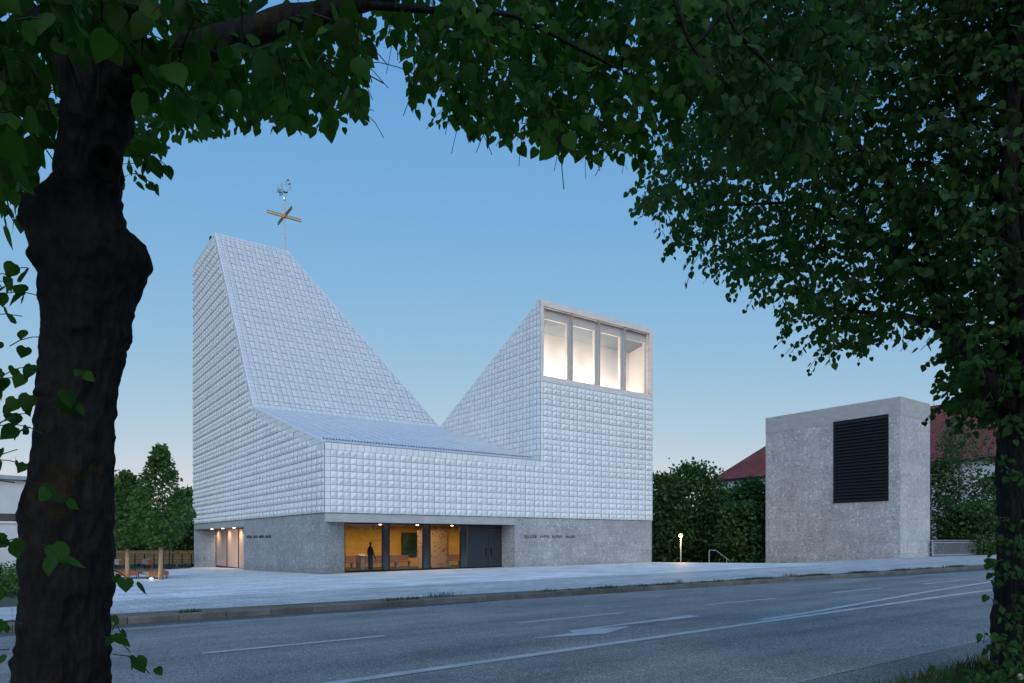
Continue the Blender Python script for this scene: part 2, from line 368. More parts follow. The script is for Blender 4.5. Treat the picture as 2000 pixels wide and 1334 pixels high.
def npmesh(name, V, F, m, parent=None, smooth=False):
    me = bpy.data.meshes.new(name)
    V = np.asarray(V, np.float32).reshape(-1, 3); F = np.asarray(F, np.int32); k = F.shape[1]
    me.vertices.add(len(V)); me.vertices.foreach_set('co', V.ravel())
    me.loops.add(F.size); me.loops.foreach_set('vertex_index', F.ravel())
    me.polygons.add(len(F)); me.polygons.foreach_set('loop_start', np.arange(len(F), dtype=np.int32) * k)
    me.update(calc_edges=True); me.validate()
    me.materials.append(M[m])
    if smooth: me.polygons.foreach_set('use_smooth', [True] * len(F))
    o = bpy.data.objects.new(name, me); COL.objects.link(o)
    if parent is not None: attach(o, parent)
    return o

# ------------------------------------------------------------------ leaves
def leaf_template(kind):
    if kind == 'heart':
        half = [(.20, -.05), (.40, .08), (.48, .32), (.40, .58), (.20, .84)]
    elif kind == 'bract':
        half = [(.07, .1), (.11, .5), (.07, .9)]
    else:
        half = [(.34, .02), (.46, .36), (.24, .80)]
    mid = [(0, .05), (0, .5), (0, 1.08)]
    pts = [(x, y) for x, y in mid] + [(x, y) for x, y in half] + [(-x, y) for x, y in half]
    V = np.array([(x, y, -.22 * abs(x) - .22 * y * y) for x, y in pts])
    h = len(half)
    F = []
    Rr = [3 + i for i in range(h)]; L = [3 + h + i for i in range(h)]
    ring = [0] + Rr + [2, 1]
    for i in range(1, len(ring) - 2): F.append((ring[-1], ring[i - 1] if i == 1 else ring[i], ring[i] if i == 1 else ring[i + 1]))
    F = []
    seq = [0] + Rr + [2]
    for i in range(len(seq) - 1): F.append((1, seq[i], seq[i + 1]))
    seq = [2] + L[::-1] + [0]
    for i in range(len(seq) - 1): F.append((1, seq[i], seq[i + 1]))
    return V, np.array(F)
def leaves(name, P, axis, nrm, size, tmpl, m, parent):
    """P positions (n,3), axis leaf direction, nrm rough normal, size (n,)"""
    T, F = leaf_template(tmpl)
    axis = axis / (np.linalg.norm(axis, axis=1, keepdims=True) + 1e-9)
    sx = np.cross(axis, nrm); sx /= (np.linalg.norm(sx, axis=1, keepdims=True) + 1e-9)
    nz = np.cross(sx, axis)
    cv = rng.uniform(-.4, 2.4, (len(P), 1, 1))
    V = P[:, None, :] + size[:, None, None] * (T[None, :, 0:1] * sx[:, None, :] + T[None, :, 1:2] * axis[:, None, :] + T[None, :, 2:3] * cv * nz[:, None, :])
    FF = (F[None] + (np.arange(len(P)) * len(T))[:, None, None]).reshape(-1, 3)
    return npmesh(name, V, FF, m, parent)
def sprays(anchor, outward, n_leaf, length, size, droop=.6, jitter=.5, flat=.5):
    """twig sprays: returns twig polylines, leaf positions, axes, normals, sizes"""
    tw = []; P = []; A = []; Nn = []; S = []
    for a, o in zip(anchor, outward):
        d = np.array(o, float) + rng.normal(0, jitter, 3); d /= np.linalg.norm(d)
        L = length * rng.uniform(.6, 1.3); p = np.array(a, float); pts = [p.copy()]
        k = max(3, int(n_leaf * rng.uniform(.7, 1.3)))
        side = np.cross(d, [0, 0, 1.]); side /= np.linalg.norm(side) + 1e-9
        for i in range(k):
            d = d + np.array([0, 0, -droop * 1.2 / k]) + rng.normal(0, .06, 3); d /= np.linalg.norm(d)
            p = p + d * L / k; pts.append(p.copy())
            sg = 1 if i % 2 else -1
            sz = size * rng.uniform(.55, 1.2) * (1. - .25 * (i / k))
            ax = side * sg * rng.uniform(.2, .8) + d * rng.uniform(.2, .7) + np.array([0, 0, -rng.uniform(.35, 1.2)]) + rng.normal(0, .2, 3)
            nm = rng.normal(0, 1, 3) * (1 - flat) + np.array([-.59, -.81, .35]) * flat * rng.choice([1, 1, .3])
            pet = side * sg * sz * .35
            P.append(p + pet + rng.normal(0, .012, 3)); A.append(ax); Nn.append(nm); S.append(sz)
        tw.append(pts)
    return tw, np.array(P), np.array(A), np.array(Nn), np.array(S)
def inpoly(p, poly):
    x, y = p; c = False; n = len(poly)
    for i in range(n):
        x0, y0 = poly[i]; x1, y1 = poly[(i + 1) % n]
        if (y0 > y) != (y1 > y) and x < (x1 - x0) * (y - y0) / (y1 - y0) + x0: c = not c
    return c

# ------------------------------------------------------------------ world and sun
SUN_EL, SUN_AZ = R(20), R(210)       # compass azimuth from +y clockwise: the evening glow behind the camera
w = bpy.data.worlds.new('World'); scene.world = w; w.use_nodes = True
nt = w.node_tree; nt.nodes.clear()
wo = nt.nodes.new('ShaderNodeOutputWorld'); bg = nt.nodes.new('ShaderNodeBackground')
sky = nt.nodes.new('ShaderNodeTexSky'); sky.sky_type = 'NISHITA'; sky.sun_disc = False
sky.sun_elevation = SUN_EL; sky.sun_rotation = SUN_AZ; sky.altitude = 0; sky.air_density = 1.; sky.dust_density = .3; sky.ozone_density = 3.0
# long dusk exposure: the brightness range of the sky is compressed channel by channel
sp_ = nt.nodes.new('ShaderNodeSeparateColor'); cb_ = nt.nodes.new('ShaderNodeCombineColor'); nt.links.new(sky.outputs[0], sp_.inputs[0])
for i, (k, p) in enumerate(((1.14, .86), (.775, .42), (.735, .05))):
    a1 = N(nt, 'Math', {0: sp_.outputs[i], 1: .1}, operation='MULTIPLY'); a2 = N(nt, 'Math', {0: a1.outputs[0], 1: p}, operation='POWER')
    a3 = N(nt, 'Math', {0: a2.outputs[0], 1: k * 10.}, operation='MULTIPLY'); nt.links.new(a3.outputs[0], cb_.inputs[i])
nt.links.new(cb_.outputs[0], bg.inputs[0]); bg.inputs[1].default_value = .1
nt.links.new(bg.outputs[0], wo.inputs[0])
sd = bpy.data.lights.new('sun', 'SUN'); so = bpy.data.objects.new('sun', sd); COL.objects.link(so)
sd.energy = 1.7; sd.angle = R(60); sd.color = (.86, .93, 1.)
sdir = Vector((math.sin(SUN_AZ) * math.cos(R(33)), math.cos(SUN_AZ) * math.cos(R(33)), math.sin(R(33))))
so.rotation_euler = sdir.to_track_quat('Z', 'Y').to_euler(); so.location = (-30, -60, 40)

# ------------------------------------------------------------------ ground, road, pavement
KX = [-200, -60, -13, -6, -1.3, 5.6, 16, 28, 60, 150, 260]; KY = [-23, -22.4, -22.5, -22.88, -23.3, -23.8, -24.3, -24.7, -25.4, -27, -29]
def kerb_y(x): return float(np.interp(x, KX, KY))
def soil_w(x): return float(np.interp(x, [-60, -13, 0, 30, 60], [1.25, 1.2, .85, .7, .7]))
def gz(x, y):
    if x > 28.4 and y > -12.05: return -1.9 + .02 * max(0, min(40, y + 12))
    if -36.4 < y < -20.9: return slope(x, y) - .5
    return slope(x, y) - .06
def build_ground():
    xs = [-2500, -800, -300, -150, -90] + list(np.arange(-60, 28, 6.)) + [28.3, 28.45] + list(np.arange(34, 95, 6.)) + [130, 250, 600, 1500, 3000]
    ys = [-2500, -600, -150, -80, -50, -42, -38, -36.5, -36.3, -30, -21.5, -20.85, -20.7, -16, -12.15, -12.0, -6, 0, 6, 12, 18, 24, 30, 36, 45, 60, 90, 150, 300, 800, 3000]
    V = [(x, y, gz(x, y)) for y in ys for x in xs]; n = len(xs)
    F = [(j * n + i, j * n + i + 1, (j + 1) * n + i + 1, (j + 1) * n + i) for j in range(len(ys) - 1) for i in range(n - 1)]
    struct(MB().add(V, F).build('ground', 'lawn'))
build_ground()
def strip(name, fa, fb, off, m, x0=-120, x1=200, step=1.5, nsub=1):
    xs = list(np.arange(x0, x1 + .01, step)); V = []
    for x in xs:
        a, b = fa(x), fb(x)
        for k in range(nsub + 1):
            y = a + (b - a) * k / nsub; V.append((x, y, slope(x, y) + off))
    q = nsub + 1
    F = [(i * q + k, (i + 1) * q + k, (i + 1) * q + k + 1, i * q + k + 1) for i in range(len(xs) - 1) for k in range(nsub)]
    return struct(MB().add(V, F).build(name, m))
RO = -.15
road = strip('road', lambda x: -35.2, lambda x: kerb_y(x) + .02, RO, 'asphalt', nsub=4)
strip('road_shoulder', lambda x: -36.35 + .12 * noise.noise((x * .6, 0, 0)), lambda x: -35.2, RO - .002, 'asphalt_old', step=.5)
strip('verge', lambda x: -60., lambda x: -36.2 + .12 * noise.noise((x * .6, 0, 0)), -.08, 'lawn', step=.5, nsub=2)
strip('soil_strip', lambda x: kerb_y(x) + .15, lambda x: kerb_y(x) + .15 + soil_w(x) + .05 * noise.noise((x * 1.3, 3, 0)), -.006, 'soil', x0=-60, x1=120, step=.4)
PVB = -16.4
def plane_sheet(name, pts, off, m, res=3.):
    # a polygon laid on the sloping ground plane; planar because the slope is linear here
    return struct(MB().poly([(x, y, .007 * x - .0195 * y + off) for x, y in pts]).build(name, m))
strip('pavement', lambda x: kerb_y(x) + .10 + soil_w(x), lambda x: PVB, -.002, 'pave', x0=-60, x1=28.35, step=.545)
strip('side_pavement', lambda x: kerb_y(x) + .10 + soil_w(x), lambda x: -12.05, -.002, 'pave', x0=28.35, x1=200, step=1.5)
plane_sheet('plaza', [(-14.5, PVB), (28.35, PVB), (28.35, 1.4), (28.35, 20), (0, 36.5), (-1.2, 31.3), (-8.2, 22.5), (-13.0, 6)], .002, 'plaza')
# plaza retaining edge towards the lower garden
struct(MB().box(28.352, -12.05, -3, 28.6, 22, .18).add([(28.35, -12.05, -3), (120, -12.05, -3), (120, -12.05, .5), (28.35, -12.05, .40)], [(0, 3, 2, 1)]).build('plaza_edge', 'concrete'))
# kerb stones
kb = MB(); x = -60.
while x < 110:
    L = 1.0 if x < 40 else 2.
    a, b = x + .006, x + L - .006; jy = random.uniform(-.008, .008); jz = random.uniform(-.008, .008)
    ya, yb = kerb_y(a) + jy, kerb_y(b) + jy
    za, zb = slope(a, ya) + jz, slope(b, yb) + jz; c = .02
    pr = lambda X, Y, Z: [(X, Y - .01, Z - .32), (X, Y, Z - c), (X, Y + c, Z), (X, Y + .17, Z), (X, Y + .17, Z - .32)]
    A, B = pr(a, ya, za), pr(b, yb, zb)
    kb.add(A + B, [(0, 5, 6, 1), (1, 6, 7, 2), (2, 7, 8, 3), (3, 8, 9, 4), (4, 3, 2, 1, 0), (5, 6, 7, 8, 9)]); x += L
struct(kb.build('kerb', 'kerb'))
# painted markings lie on the road and are its parts
def mark(name, pts, w, step=None):
    b = MB(); pts = [np.array(p, float) for p in pts]; L = []; Rr = []
    for i, p in enumerate(pts):
        d = pts[min(i + 1, len(pts) - 1)] - pts[max(i - 1, 0)]; d /= np.linalg.norm(d); nn = np.array([-d[1], d[0]])
        L.append(p + nn * w / 2); Rr.append(p - nn * w / 2)
    for i in range(len(pts) - 1):
        b.quad(*[(q[0], q[1], slope(q[0], q[1]) + RO + .006) for q in (Rr[i], Rr[i + 1], L[i + 1], L[i])])
    return b.build(name, 'paint', road)
for k in range(-7, 16):
    x0 = -12.72 + k * 5.86
    mark('lane_dash', [(x0, -28.33 - .006 * (x0 + 12)), (x0 + 2.95, -28.33 - .006 * (x0 + 15))], .15)
mark('solid_line', [(x, -31.95 + .035 * min(20, max(-20, x + 14))) for x in np.arange(-60, 120, 1.5)], .2)
bx = np.arange(-3.2, 60, 1.2)
mark('branch_line', [(x, float(np.interp(x, [-3.2, -.85, 2.43, 6.3, 13.94, 30, 60], [-31.35, -31.18, -30.75, -30.29, -29.55, -28.9, -28.6]))) for x in bx], .18)
ar = []
for p in [(1345, 1201.5), (1371, 1204), (1165, 1226.5), (1231, 1223), (1182, 1237.5), (1037, 1247), (1120, 1236), (1111, 1231.5)]:
    r = ray(*p); t = (.007 * CAM[0] - .0195 * CAM[1] + RO + .006 - CAM[2]) / (r[2] - .007 * r[0] + .0195 * r[1]); ar.append(CAM + r * t)
MB().add(ar, [(0, 7, 2, 1), (7, 6, 2), (2, 6, 5, 4), (2, 4, 3)]).build('turn_arrow', 'paint', road)
strip('asphalt_repair', lambda x: kerb_y(x) - float(np.interp(x, [-60, -13, -7, -3.6], [.85, .8, .62, .05])), lambda x: kerb_y(x) + .01, RO + .004, 'asphalt_new', x0=-60, x1=-3.6, step=.6)
strip('asphalt_repair', lambda x: kerb_y(x) - float(np.interp(x, [13, 15, 70], [.05, .95, 1.2])), lambda x: kerb_y(x) + .01, RO + .004, 'asphalt_new', x0=13, x1=70, step=1.)
MB().add([(x, y, slope(x, y) + RO + .005) for x in np.arange(-60, 60, 2.) for y in (-35.212, -35.198)],
         [(2 * i, 2 * i + 2, 2 * i + 3, 2 * i + 1) for i in range(59)]).build('edge_seam', 'paint', road)

# ------------------------------------------------------------------ church
T = .417
W, D = 28.28, 86 * T
XB = 16.31; ZS = 3.67; ZP = 7.85; ZT = 19.7
YV, ZV = 35 * T, 12.2; YA, ZA = 26.86, 29.9; XA = 6.6; XV = 16.42
church = thing('church', (0, 0, 0), 'white ceramic tiled church with slanted roof tower and tall lit window', 'church')

HM = np.array([[.0, .06, .02], [.06, .92, .26], [.02, .34, .22]])   # own peak, raised towards the corner shared by four tiles
FAC = {(0, 0): 1., (1, 0): .68, (0, 1): .85, (1, 1): .5}
def clip(poly, sub):
    out = sub
    n = len(poly); area = sum(poly[i][0] * poly[(i + 1) % n][1] - poly[(i + 1) % n][0] * poly[i][1] for i in range(n))
    sg = 1 if area > 0 else -1
    for i in range(n):
        (x0, y0), (x1, y1) = poly[i], poly[(i + 1) % n]
        f = lambda p: sg * ((x1 - x0) * (p[1] - y0) - (y1 - y0) * (p[0] - x0))
        res = []
        for j in range(len(out)):
            p, q = out[j], out[(j + 1) % len(out)]; a, b = f(p), f(q)
            if a >= -1e-6: res.append(p)
            if (a > 1e-6 and b < -1e-6) or (a < -1e-6 and b > 1e-6):
                t = a / (a - b); res.append((p[0] + (q[0] - p[0]) * t, p[1] + (q[1] - p[1]) * t))
        out = res
        if len(out) < 3: return []
    return out
def inside(poly, p, marg):
    n = len(poly); area = sum(poly[i][0] * poly[(i + 1) % n][1] - poly[(i + 1) % n][0] * poly[i][1] for i in range(n)); sg = 1 if area > 0 else -1
    for i in range(n):
        (x0, y0), (x1, y1) = poly[i], poly[(i + 1) % n]; L = math.hypot(x1 - x0, y1 - y0)
        if sg * ((x1 - x0) * (p[1] - y0) - (y1 - y0) * (p[0] - x0)) / L < marg[i] - 1e-4: return False
    return True
def tiled(name, polys, O, ea, eb, parent, H=.15, gap=.0095, tw=T, th=T, a0=0., b0=0., flip=False, parity=(0, 0), m='tile'):
    """polys: list of (convex polygon in (a,b), margins per edge)"""
    O = np.array(O, float); ea = np.array(ea, float); eb = np.array(eb, float)
    n = np.cross(ea, eb); n /= np.linalg.norm(n)
    if flip: n = -n
    mb = MB(); back = MB(); mi = []
    P3 = lambda a, b, h: O + ea * a + eb * b + n * h
    for poly, marg in polys:
        back.poly([P3(a, b, 0) for a, b in (poly if not flip else poly[::-1])])
        A = [p[0] for p in poly]; B = [p[1] for p in poly]
        for i in range(math.floor((min(A) - a0) / tw + 1e-6), math.ceil((max(A) - a0) / tw - 1e-6)):
            for j in range(math.floor((min(B) - b0) / th + 1e-6), math.ceil((max(B) - b0) / th - 1e-6)):
                x0, y0 = a0 + i * tw, b0 + j * th
                cs = [(x0, y0), (x0 + tw, y0), (x0 + tw, y0 + th), (x0, y0 + th)]
                if all(inside(poly, c, marg) for c in cs):
                    pi, pj = (i + parity[0]) % 2, (j + parity[1]) % 2
                    f = FAC[(pi, pj)] * H * random.uniform(.9, 1.08); base = .025 + (.022 if (pi, pj) == (0, 0) else 0) * (H / .15) + random.uniform(-.004, .004)
                    hm = HM[::-1] if pj else HM
                    hm = hm[:, ::-1] if pi else hm
                    mx = tw * (.40 if pi else .60); my = th * (.42 if pj else .58); xs = (x0 + gap, x0 + mx, x0 + tw - gap); ys = (y0 + gap, y0 + my, y0 + th - gap)
                    v = [P3(xs[c], ys[r], base + f * hm[r][c]) for r in range(3) for c in range(3)]
                    bd = [0, 1, 2, 5, 8, 7, 6, 3]
                    v += [P3(xs[k % 3], ys[k // 3], 0.002) for k in bd]
                    fs = []
                    for r in (0, 1):
                        for c in (0, 1):
                            k = r * 3 + c
                            if (r + c) % 2 == 0: fs += [(k, k + 1, k + 4), (k, k + 4, k + 3)]
                            else: fs += [(k, k + 1, k + 3), (k + 1, k + 4, k + 3)]
                    for k in range(8):
                        k2 = (k + 1) % 8; fs.append((bd[k2], bd[k], 9 + k, 9 + k2))
                    if flip: fs = [q[::-1] for q in fs]
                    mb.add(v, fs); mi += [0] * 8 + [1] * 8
                else:
                    g = gap
                    q = clip(poly, [(x0 + g, y0 + g), (x0 + tw - g, y0 + g), (x0 + tw - g, y0 + th - g), (x0 + g, y0 + th - g)])
                    if len(q) < 3: continue
                    k = len(q); h = .035 + random.uniform(-.002, .002)
                    v = [P3(a, b, h) for a, b in q] + [P3(a, b, .002) for a, b in q]
                    fs = [tuple(range(k))] + [((m + 1) % k, m, k + m, k + (m + 1) % k) for m in range(k)]
                    if flip: fs = [q2[::-1] for q2 in fs]
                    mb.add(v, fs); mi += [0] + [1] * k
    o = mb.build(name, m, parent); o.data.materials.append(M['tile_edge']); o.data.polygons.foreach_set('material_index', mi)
    back.build('tile_backing', 'tile_back', o)
    return o
# front face: nine relief rows, one plain row under the parapet, the tower front above it
ZR = ZS + 9 * T
tiled('tiled_front_wall', [([(0, ZS), (W, ZS), (W, ZR), (0, ZR)], (0, 0, 0, 0)), ([(XB, ZR), (W, ZR), (W, 13.72), (XB, 13.72)], (0, 0, 0, 0))], (0, 0, 0), (1, 0, 0), (0, 0, 1), church, a0=W - 68 * T, b0=ZS, H=.15)
tiled('parapet_band', [([(0, ZR), (XB, ZR), (XB, ZP), (0, ZP)], (9, 9, 9, 9))], (0, 0, 0), (1, 0, 0), (0, 0, 1), church, b0=ZR, th=ZP - ZR - .001)
# left face, running back from the street corner (a = -y keeps the outward normal)
fl = lambda pts: [(-y, z) for y, z in pts]
tiled('tiled_side_wall', [(fl([(0, ZS), (YV, ZS), (YV, ZV), (0, ZP)]), (0, 0, .3, 0)), (fl([(YV, ZS), (D, ZS), (D, ZA), (YA, ZA), (YV, ZV)]), (0, 0, 0, .12, 0))],
      (0, 0, 0), (0, -1, 0), (0, 0, 1), church, b0=ZS, H=.16)
LA = math.hypot(YA - YV, ZA - ZV); ea = np.array([0, YA - YV, ZA - ZV]) / LA
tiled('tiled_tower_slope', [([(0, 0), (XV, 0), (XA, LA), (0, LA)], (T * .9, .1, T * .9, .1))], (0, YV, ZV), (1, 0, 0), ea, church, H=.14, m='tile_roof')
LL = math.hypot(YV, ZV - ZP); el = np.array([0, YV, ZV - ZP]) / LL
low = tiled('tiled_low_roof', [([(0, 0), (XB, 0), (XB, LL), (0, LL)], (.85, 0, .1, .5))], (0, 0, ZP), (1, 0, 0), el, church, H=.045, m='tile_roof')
tiled('tiled_belfry_side', [(fl([(0, ZP), (YV, ZV + .05), (0, ZT)]), (0, .32, 0))], (XB, 0, 0), (0, -1, 0), (0, 0, 1), church, b0=ZS, H=.09)
LB = math.hypot(YV, ZT - ZV); eb = np.array([0, YV, ZV - ZT]) / LB
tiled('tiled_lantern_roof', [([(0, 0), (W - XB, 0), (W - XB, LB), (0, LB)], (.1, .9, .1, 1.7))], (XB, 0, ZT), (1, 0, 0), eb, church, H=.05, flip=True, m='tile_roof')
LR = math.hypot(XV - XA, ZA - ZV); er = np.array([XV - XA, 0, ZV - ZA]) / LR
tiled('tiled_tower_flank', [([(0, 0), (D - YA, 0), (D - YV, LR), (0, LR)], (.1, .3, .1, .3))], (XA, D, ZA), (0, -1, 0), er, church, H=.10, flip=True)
tiled('tiled_right_wall', [([(0, ZS), (YV, ZS), (YV, ZV), (0, ZT)], (0, 0, .3, 0)), ([(YV, ZS), (D, ZS), (D, ZV), (YV, ZV)], (0, 0, 0, 0))], (W, 0, 0), (0, 1, 0), (0, 0, 1), church, b0=ZS)
rb = MB().quad((0, YA, ZA), (XA, YA, ZA), (XA, D, ZA), (0, D, ZA)).quad((XV, YV, ZV - .01), (W, YV, ZV - .01), (W, D, ZV - .01), (XV, D, ZV - .01))
rb.add([(0, D, ZS), (W, D, ZS), (W, D, ZV), (XV, D, ZV), (XA, D, ZA), (0, D, ZA)], [(5, 4, 3, 2, 1, 0)])
rb.build('rear_roof', 'tile', church)
# ridge flashing along edges
ed = MB()
for a, b in [((0, YV, ZV), (0, YA, ZA)), ((0, YA, ZA), (XA, YA, ZA)), ((XA, YA, ZA), (XV, YV, ZV)), ((0, 0, ZP), (0, YV, ZV)), ((0, YA, ZA), (0, D, ZA)), ((XB, .0, ZT), (XB, YV, ZV))]:
    ed.bar(a, b, .07, .07)
ed.build('ridge_trim', 'tile', church)
sg = MB()
for k in range(78):
    a = .3 + k * .205
    p = np.array([a, 0, ZP]) + el * 1.0; nrm = np.array([0, -el[2], el[1]])
    sg.bar(p, p + nrm * .12 + el * .04, .03, .05)
p = np.array([.25, 0, ZP]) + el * 1.0; sg.bar(p + nrm * .06, p + nrm * .06 + np.array([15.95, 0, 0]), .02)
sg.build('snow_guard', 'door', low)['kind'] = 'stuff'

# stone base
YG = 1.35; XG = 1.30
gx = lambda px: float(on_y(px, 1080, YG)[0])
gy = lambda px: float(on_x(px, 1080, XG)[1])
G0, G1 = gx(673), gx(980.5)
L0, L1 = gy(421), 17.5
ZL = 3.13; zb = -2.5; e = .03
sb = MB()
sb.quad((14.02, e, zb), (W - e, e, zb), (W - e, e, ZS), (14.02, e, ZS))
sb.quad((W - e, e, zb), (W - e, D - e, zb), (W - e, D - e, ZS), (W - e, e, ZS))
sb.quad((W - e, D - e, zb), (e, D - e, zb), (e, D - e, ZS), (W - e, D - e, ZS))
sb.quad((G1, YG, zb), (14.02, e, zb), (14.02, e, ZL), (G1, YG, ZL))
sb.build('stone_wall', 'stone', church); sb = MB()
sb.quad((e, L1, zb), (e, e, zb), (e, e, ZS), (e, L1, ZS))
sb.quad((e, e, zb), (G0, YG, zb), (G0, YG, ZL), (e, e, ZL))
MB().quad((e, D - e, zb), (XG, L0, zb), (XG, L0, ZL), (e, D - e, ZL)).build('stone_wall', 'stone', church)
sb.quad((XG, L1, zb), (e, L1, zb), (e, L1, ZL), (XG, L1, ZL))
sb.build('stone_wall', 'stone', church)
lb = MB()
lb.box(e + .004, e - .004, ZL, 14.016, YG + .3, ZS)
lb.box(e - .004, L1 + .002, ZL, XG + .3, D - e, ZS)
lb.quad((0, 0, ZS), (0, D, ZS), (W, D, ZS), (W, 0, ZS))
lb.build('concrete_lintel', 'concrete', church)
MB().box(e - .02, e - .02, ZS - .02, W - e + .02, D - e + .02, ZS + .012).build('shadow_gap', 'frame', church)

# foyer glazing
fg = MB(); FR = .05
px_p = [(673, 748), (760, 827), (840, 900)]; zg = .04
xs_p = [(gx(a), gx(b)) for a, b in px_p]
glz = MB().box(G0, YG, zg, G1, YG + .10, zg + .10).box(G0, YG, ZL - .07, G1, YG + .10, ZL + .0)
for a, b in xs_p: glz.box(a - .01, YG + .001, zg + .1, a + .05, YG + .10, ZL - .07).box(b - .05, YG + .001, zg + .1, b + .01, YG + .10, ZL - .07)
glazing = glz.build('foyer_glazing', 'frame', church)
for a, b in xs_p: MB().quad((a + .05, YG + .05, zg + .1), (b - .05, YG + .05, zg + .1), (b - .05, YG + .05, ZL - .07), (a + .05, YG + .05, ZL - .07)).build('glass_pane', 'pane', glazing)
for a, b in [(xs_p[0][1], xs_p[1][0]), (xs_p[1][1], xs_p[2][0]), (xs_p[2][1], gx(913))]:
    MB().box(a + .012, YG + .03, zg + .1, b - .012, YG + .09, ZL - .07).build('dark_panel', 'wglass', glazing)
DX0, DX1, DXM = gx(914), G1, gx(954)
door = MB().box(DX0, YG + .02, zg + .1, DXM - .012, YG + .09, ZL - .35).box(DXM + .012, YG + .02, zg + .1, DX1 - .004, YG + .09, ZL - .35).box(DX0, YG + .03, ZL - .33, DX1 - .004, YG + .08, ZL - .07).build('entrance_door', 'door', church)
for s in (-.22, .22): MB().bar((DXM + s, YG - .06, .95), (DXM + s, YG - .06, 1.5), .035).bar((DXM + s, YG - .06, 1.0), (DXM + s, YG + .03, 1.0), .025).bar((DXM + s, YG - .06, 1.45), (DXM + s, YG + .03, 1.45), .025).build('door_handle', 'black', door)
# foyer room
YB, XR = 8.0, 17.0
fr = MB()
fr.quad((G0 - .3, YB, 0), (XR, YB, 0), (XR, YB, ZL), (G0 - .3, YB, ZL)).quad((XR, YB, 0), (XR, YG + .2, 0), (XR, YG + .2, ZL), (XR, YB, ZL)).quad((G0 - .3, YG + .1, 0), (G0 - .3, YB, 0), (G0 - .3, YB, ZL), (G0 - .3, YG + .1, ZL))
foyer = fr.build('foyer_wall', 'mustard', church)
MB().quad((G0 - .3, YG + .01, .035), (XR, YG + .01, .035), (XR, YB, .035), (G0 - .3, YB, .035)).build('foyer_floor', 'door', church)
MB().quad((G0 - .3, YG + .3, ZL - .01), (G0 - .3, YB, ZL - .01), (XR, YB, ZL - .01), (XR, YG + .3, ZL - .01)).build('foyer_ceiling', 'wood_grey', church)
wl, wr = on_y(784, 1040, YB - .02), on_y(817, 1087, YB - .02)
fw = MB().box(wl[0], YB - .10, wr[2], wr[0], YB - .01, wr[2] + .06).box(wl[0], YB - .10, wl[2] - .06, wr[0], YB - .01, wl[2]).box(wl[0], YB - .10, wr[2] + .06, wl[0] + .06, YB - .01, wl[2] - .06).box(wr[0] - .06, YB - .10, wr[2] + .06, wr[0], YB - .01, wl[2] - .06).build('garden_window', 'frame', foyer)
MB().quad((wl[0] + .05, YB - .04, wr[2] + .05), (wr[0] - .05, YB - .04, wr[2] + .05), (wr[0] - .05, YB - .04, wl[2] - .05), (wl[0] + .05, YB - .04, wl[2] - .05)).build('pane', 'gwin', fw)
def light(name, kind, loc, energy, color, size=.3, rot=None, spot=None, sy=None):
    l = bpy.data.lights.new(name, kind); o = bpy.data.objects.new(name, l); COL.objects.link(o); o.location = [float(k) for k in loc]
    l.energy = energy; l.color = color
    if kind == 'AREA':
        l.size = size
        if sy: l.shape = 'RECTANGLE'; l.size_y = sy
    else: l.shadow_soft_size = size
    if spot: l.spot_size = spot; l.spot_blend = .8
    if rot: o.rotation_euler = rot
    return o
WARM = (1., .66, .34)
for px in (743, 815, 883):
    p = on_y(px, 1026, 3.6)
    MB().lathe((p[0], 3.6, ZL - .05), [(.09, 0), (.10, .03)], 14).build('ceiling_downlight', 'spot', church)
for x, y in ((4.5, 5.5), (8., 5.5), (11.5, 5.5), (14.5, 5.5), (6, 3.0), (9.5, 3.)):
    light('foyer_light', 'AREA', (x, y, ZL - .08), 62, (1., .74, .42), .5)
# side entrance
yms = [gy(443), gy(465.5), gy(487), gy(508)]
sg2 = MB().box(XG, L1, -.6, XG + .10, L0, -.40 + .0).box(XG, L1, ZL - .09, XG + .10, L0, ZL)
ys_all = [L0] + yms
for y in [L0 - .06] + [k for k in yms if k > L1 + .3]: sg2.box(XG, y, -.4, XG + .10, y + .10, ZL - .09)
side_glz = sg2.build('side_entrance_glazing', 'frame', church)
ye = [L0] + [k for k in yms if k > L1 + .3] + [L1]
for a, b in zip(ye[:-1], ye[1:]): MB().quad((XG + .05, a - .02, -.4), (XG + .05, b + .1, -.4), (XG + .05, b + .1, ZL - .09), (XG + .05, a - .02, ZL - .09)).build('frosted_panel', 'frost', side_glz)
for px, py in ((414, 1034.5), (435, 1033), (457, 1031.3)):
    y = float(on_x(px, py, .75)[1])
    MB().lathe((.75, y, ZL - .03), [(.10, 0), (.11, .028)], 14).build('soffit_downlight', 'spot', church)
    light('soffit_light', 'SPOT', (.75, y, ZL - .06), 210, (1., .62, .42), .2, (0, R(-16), 0), R(140))
light('entrance_light', 'AREA', (4.2, (L0 + L1) / 2, 1.3), 330, (1., .68, .50), L0 - L1, (0, R(90), 0), sy=2.6)
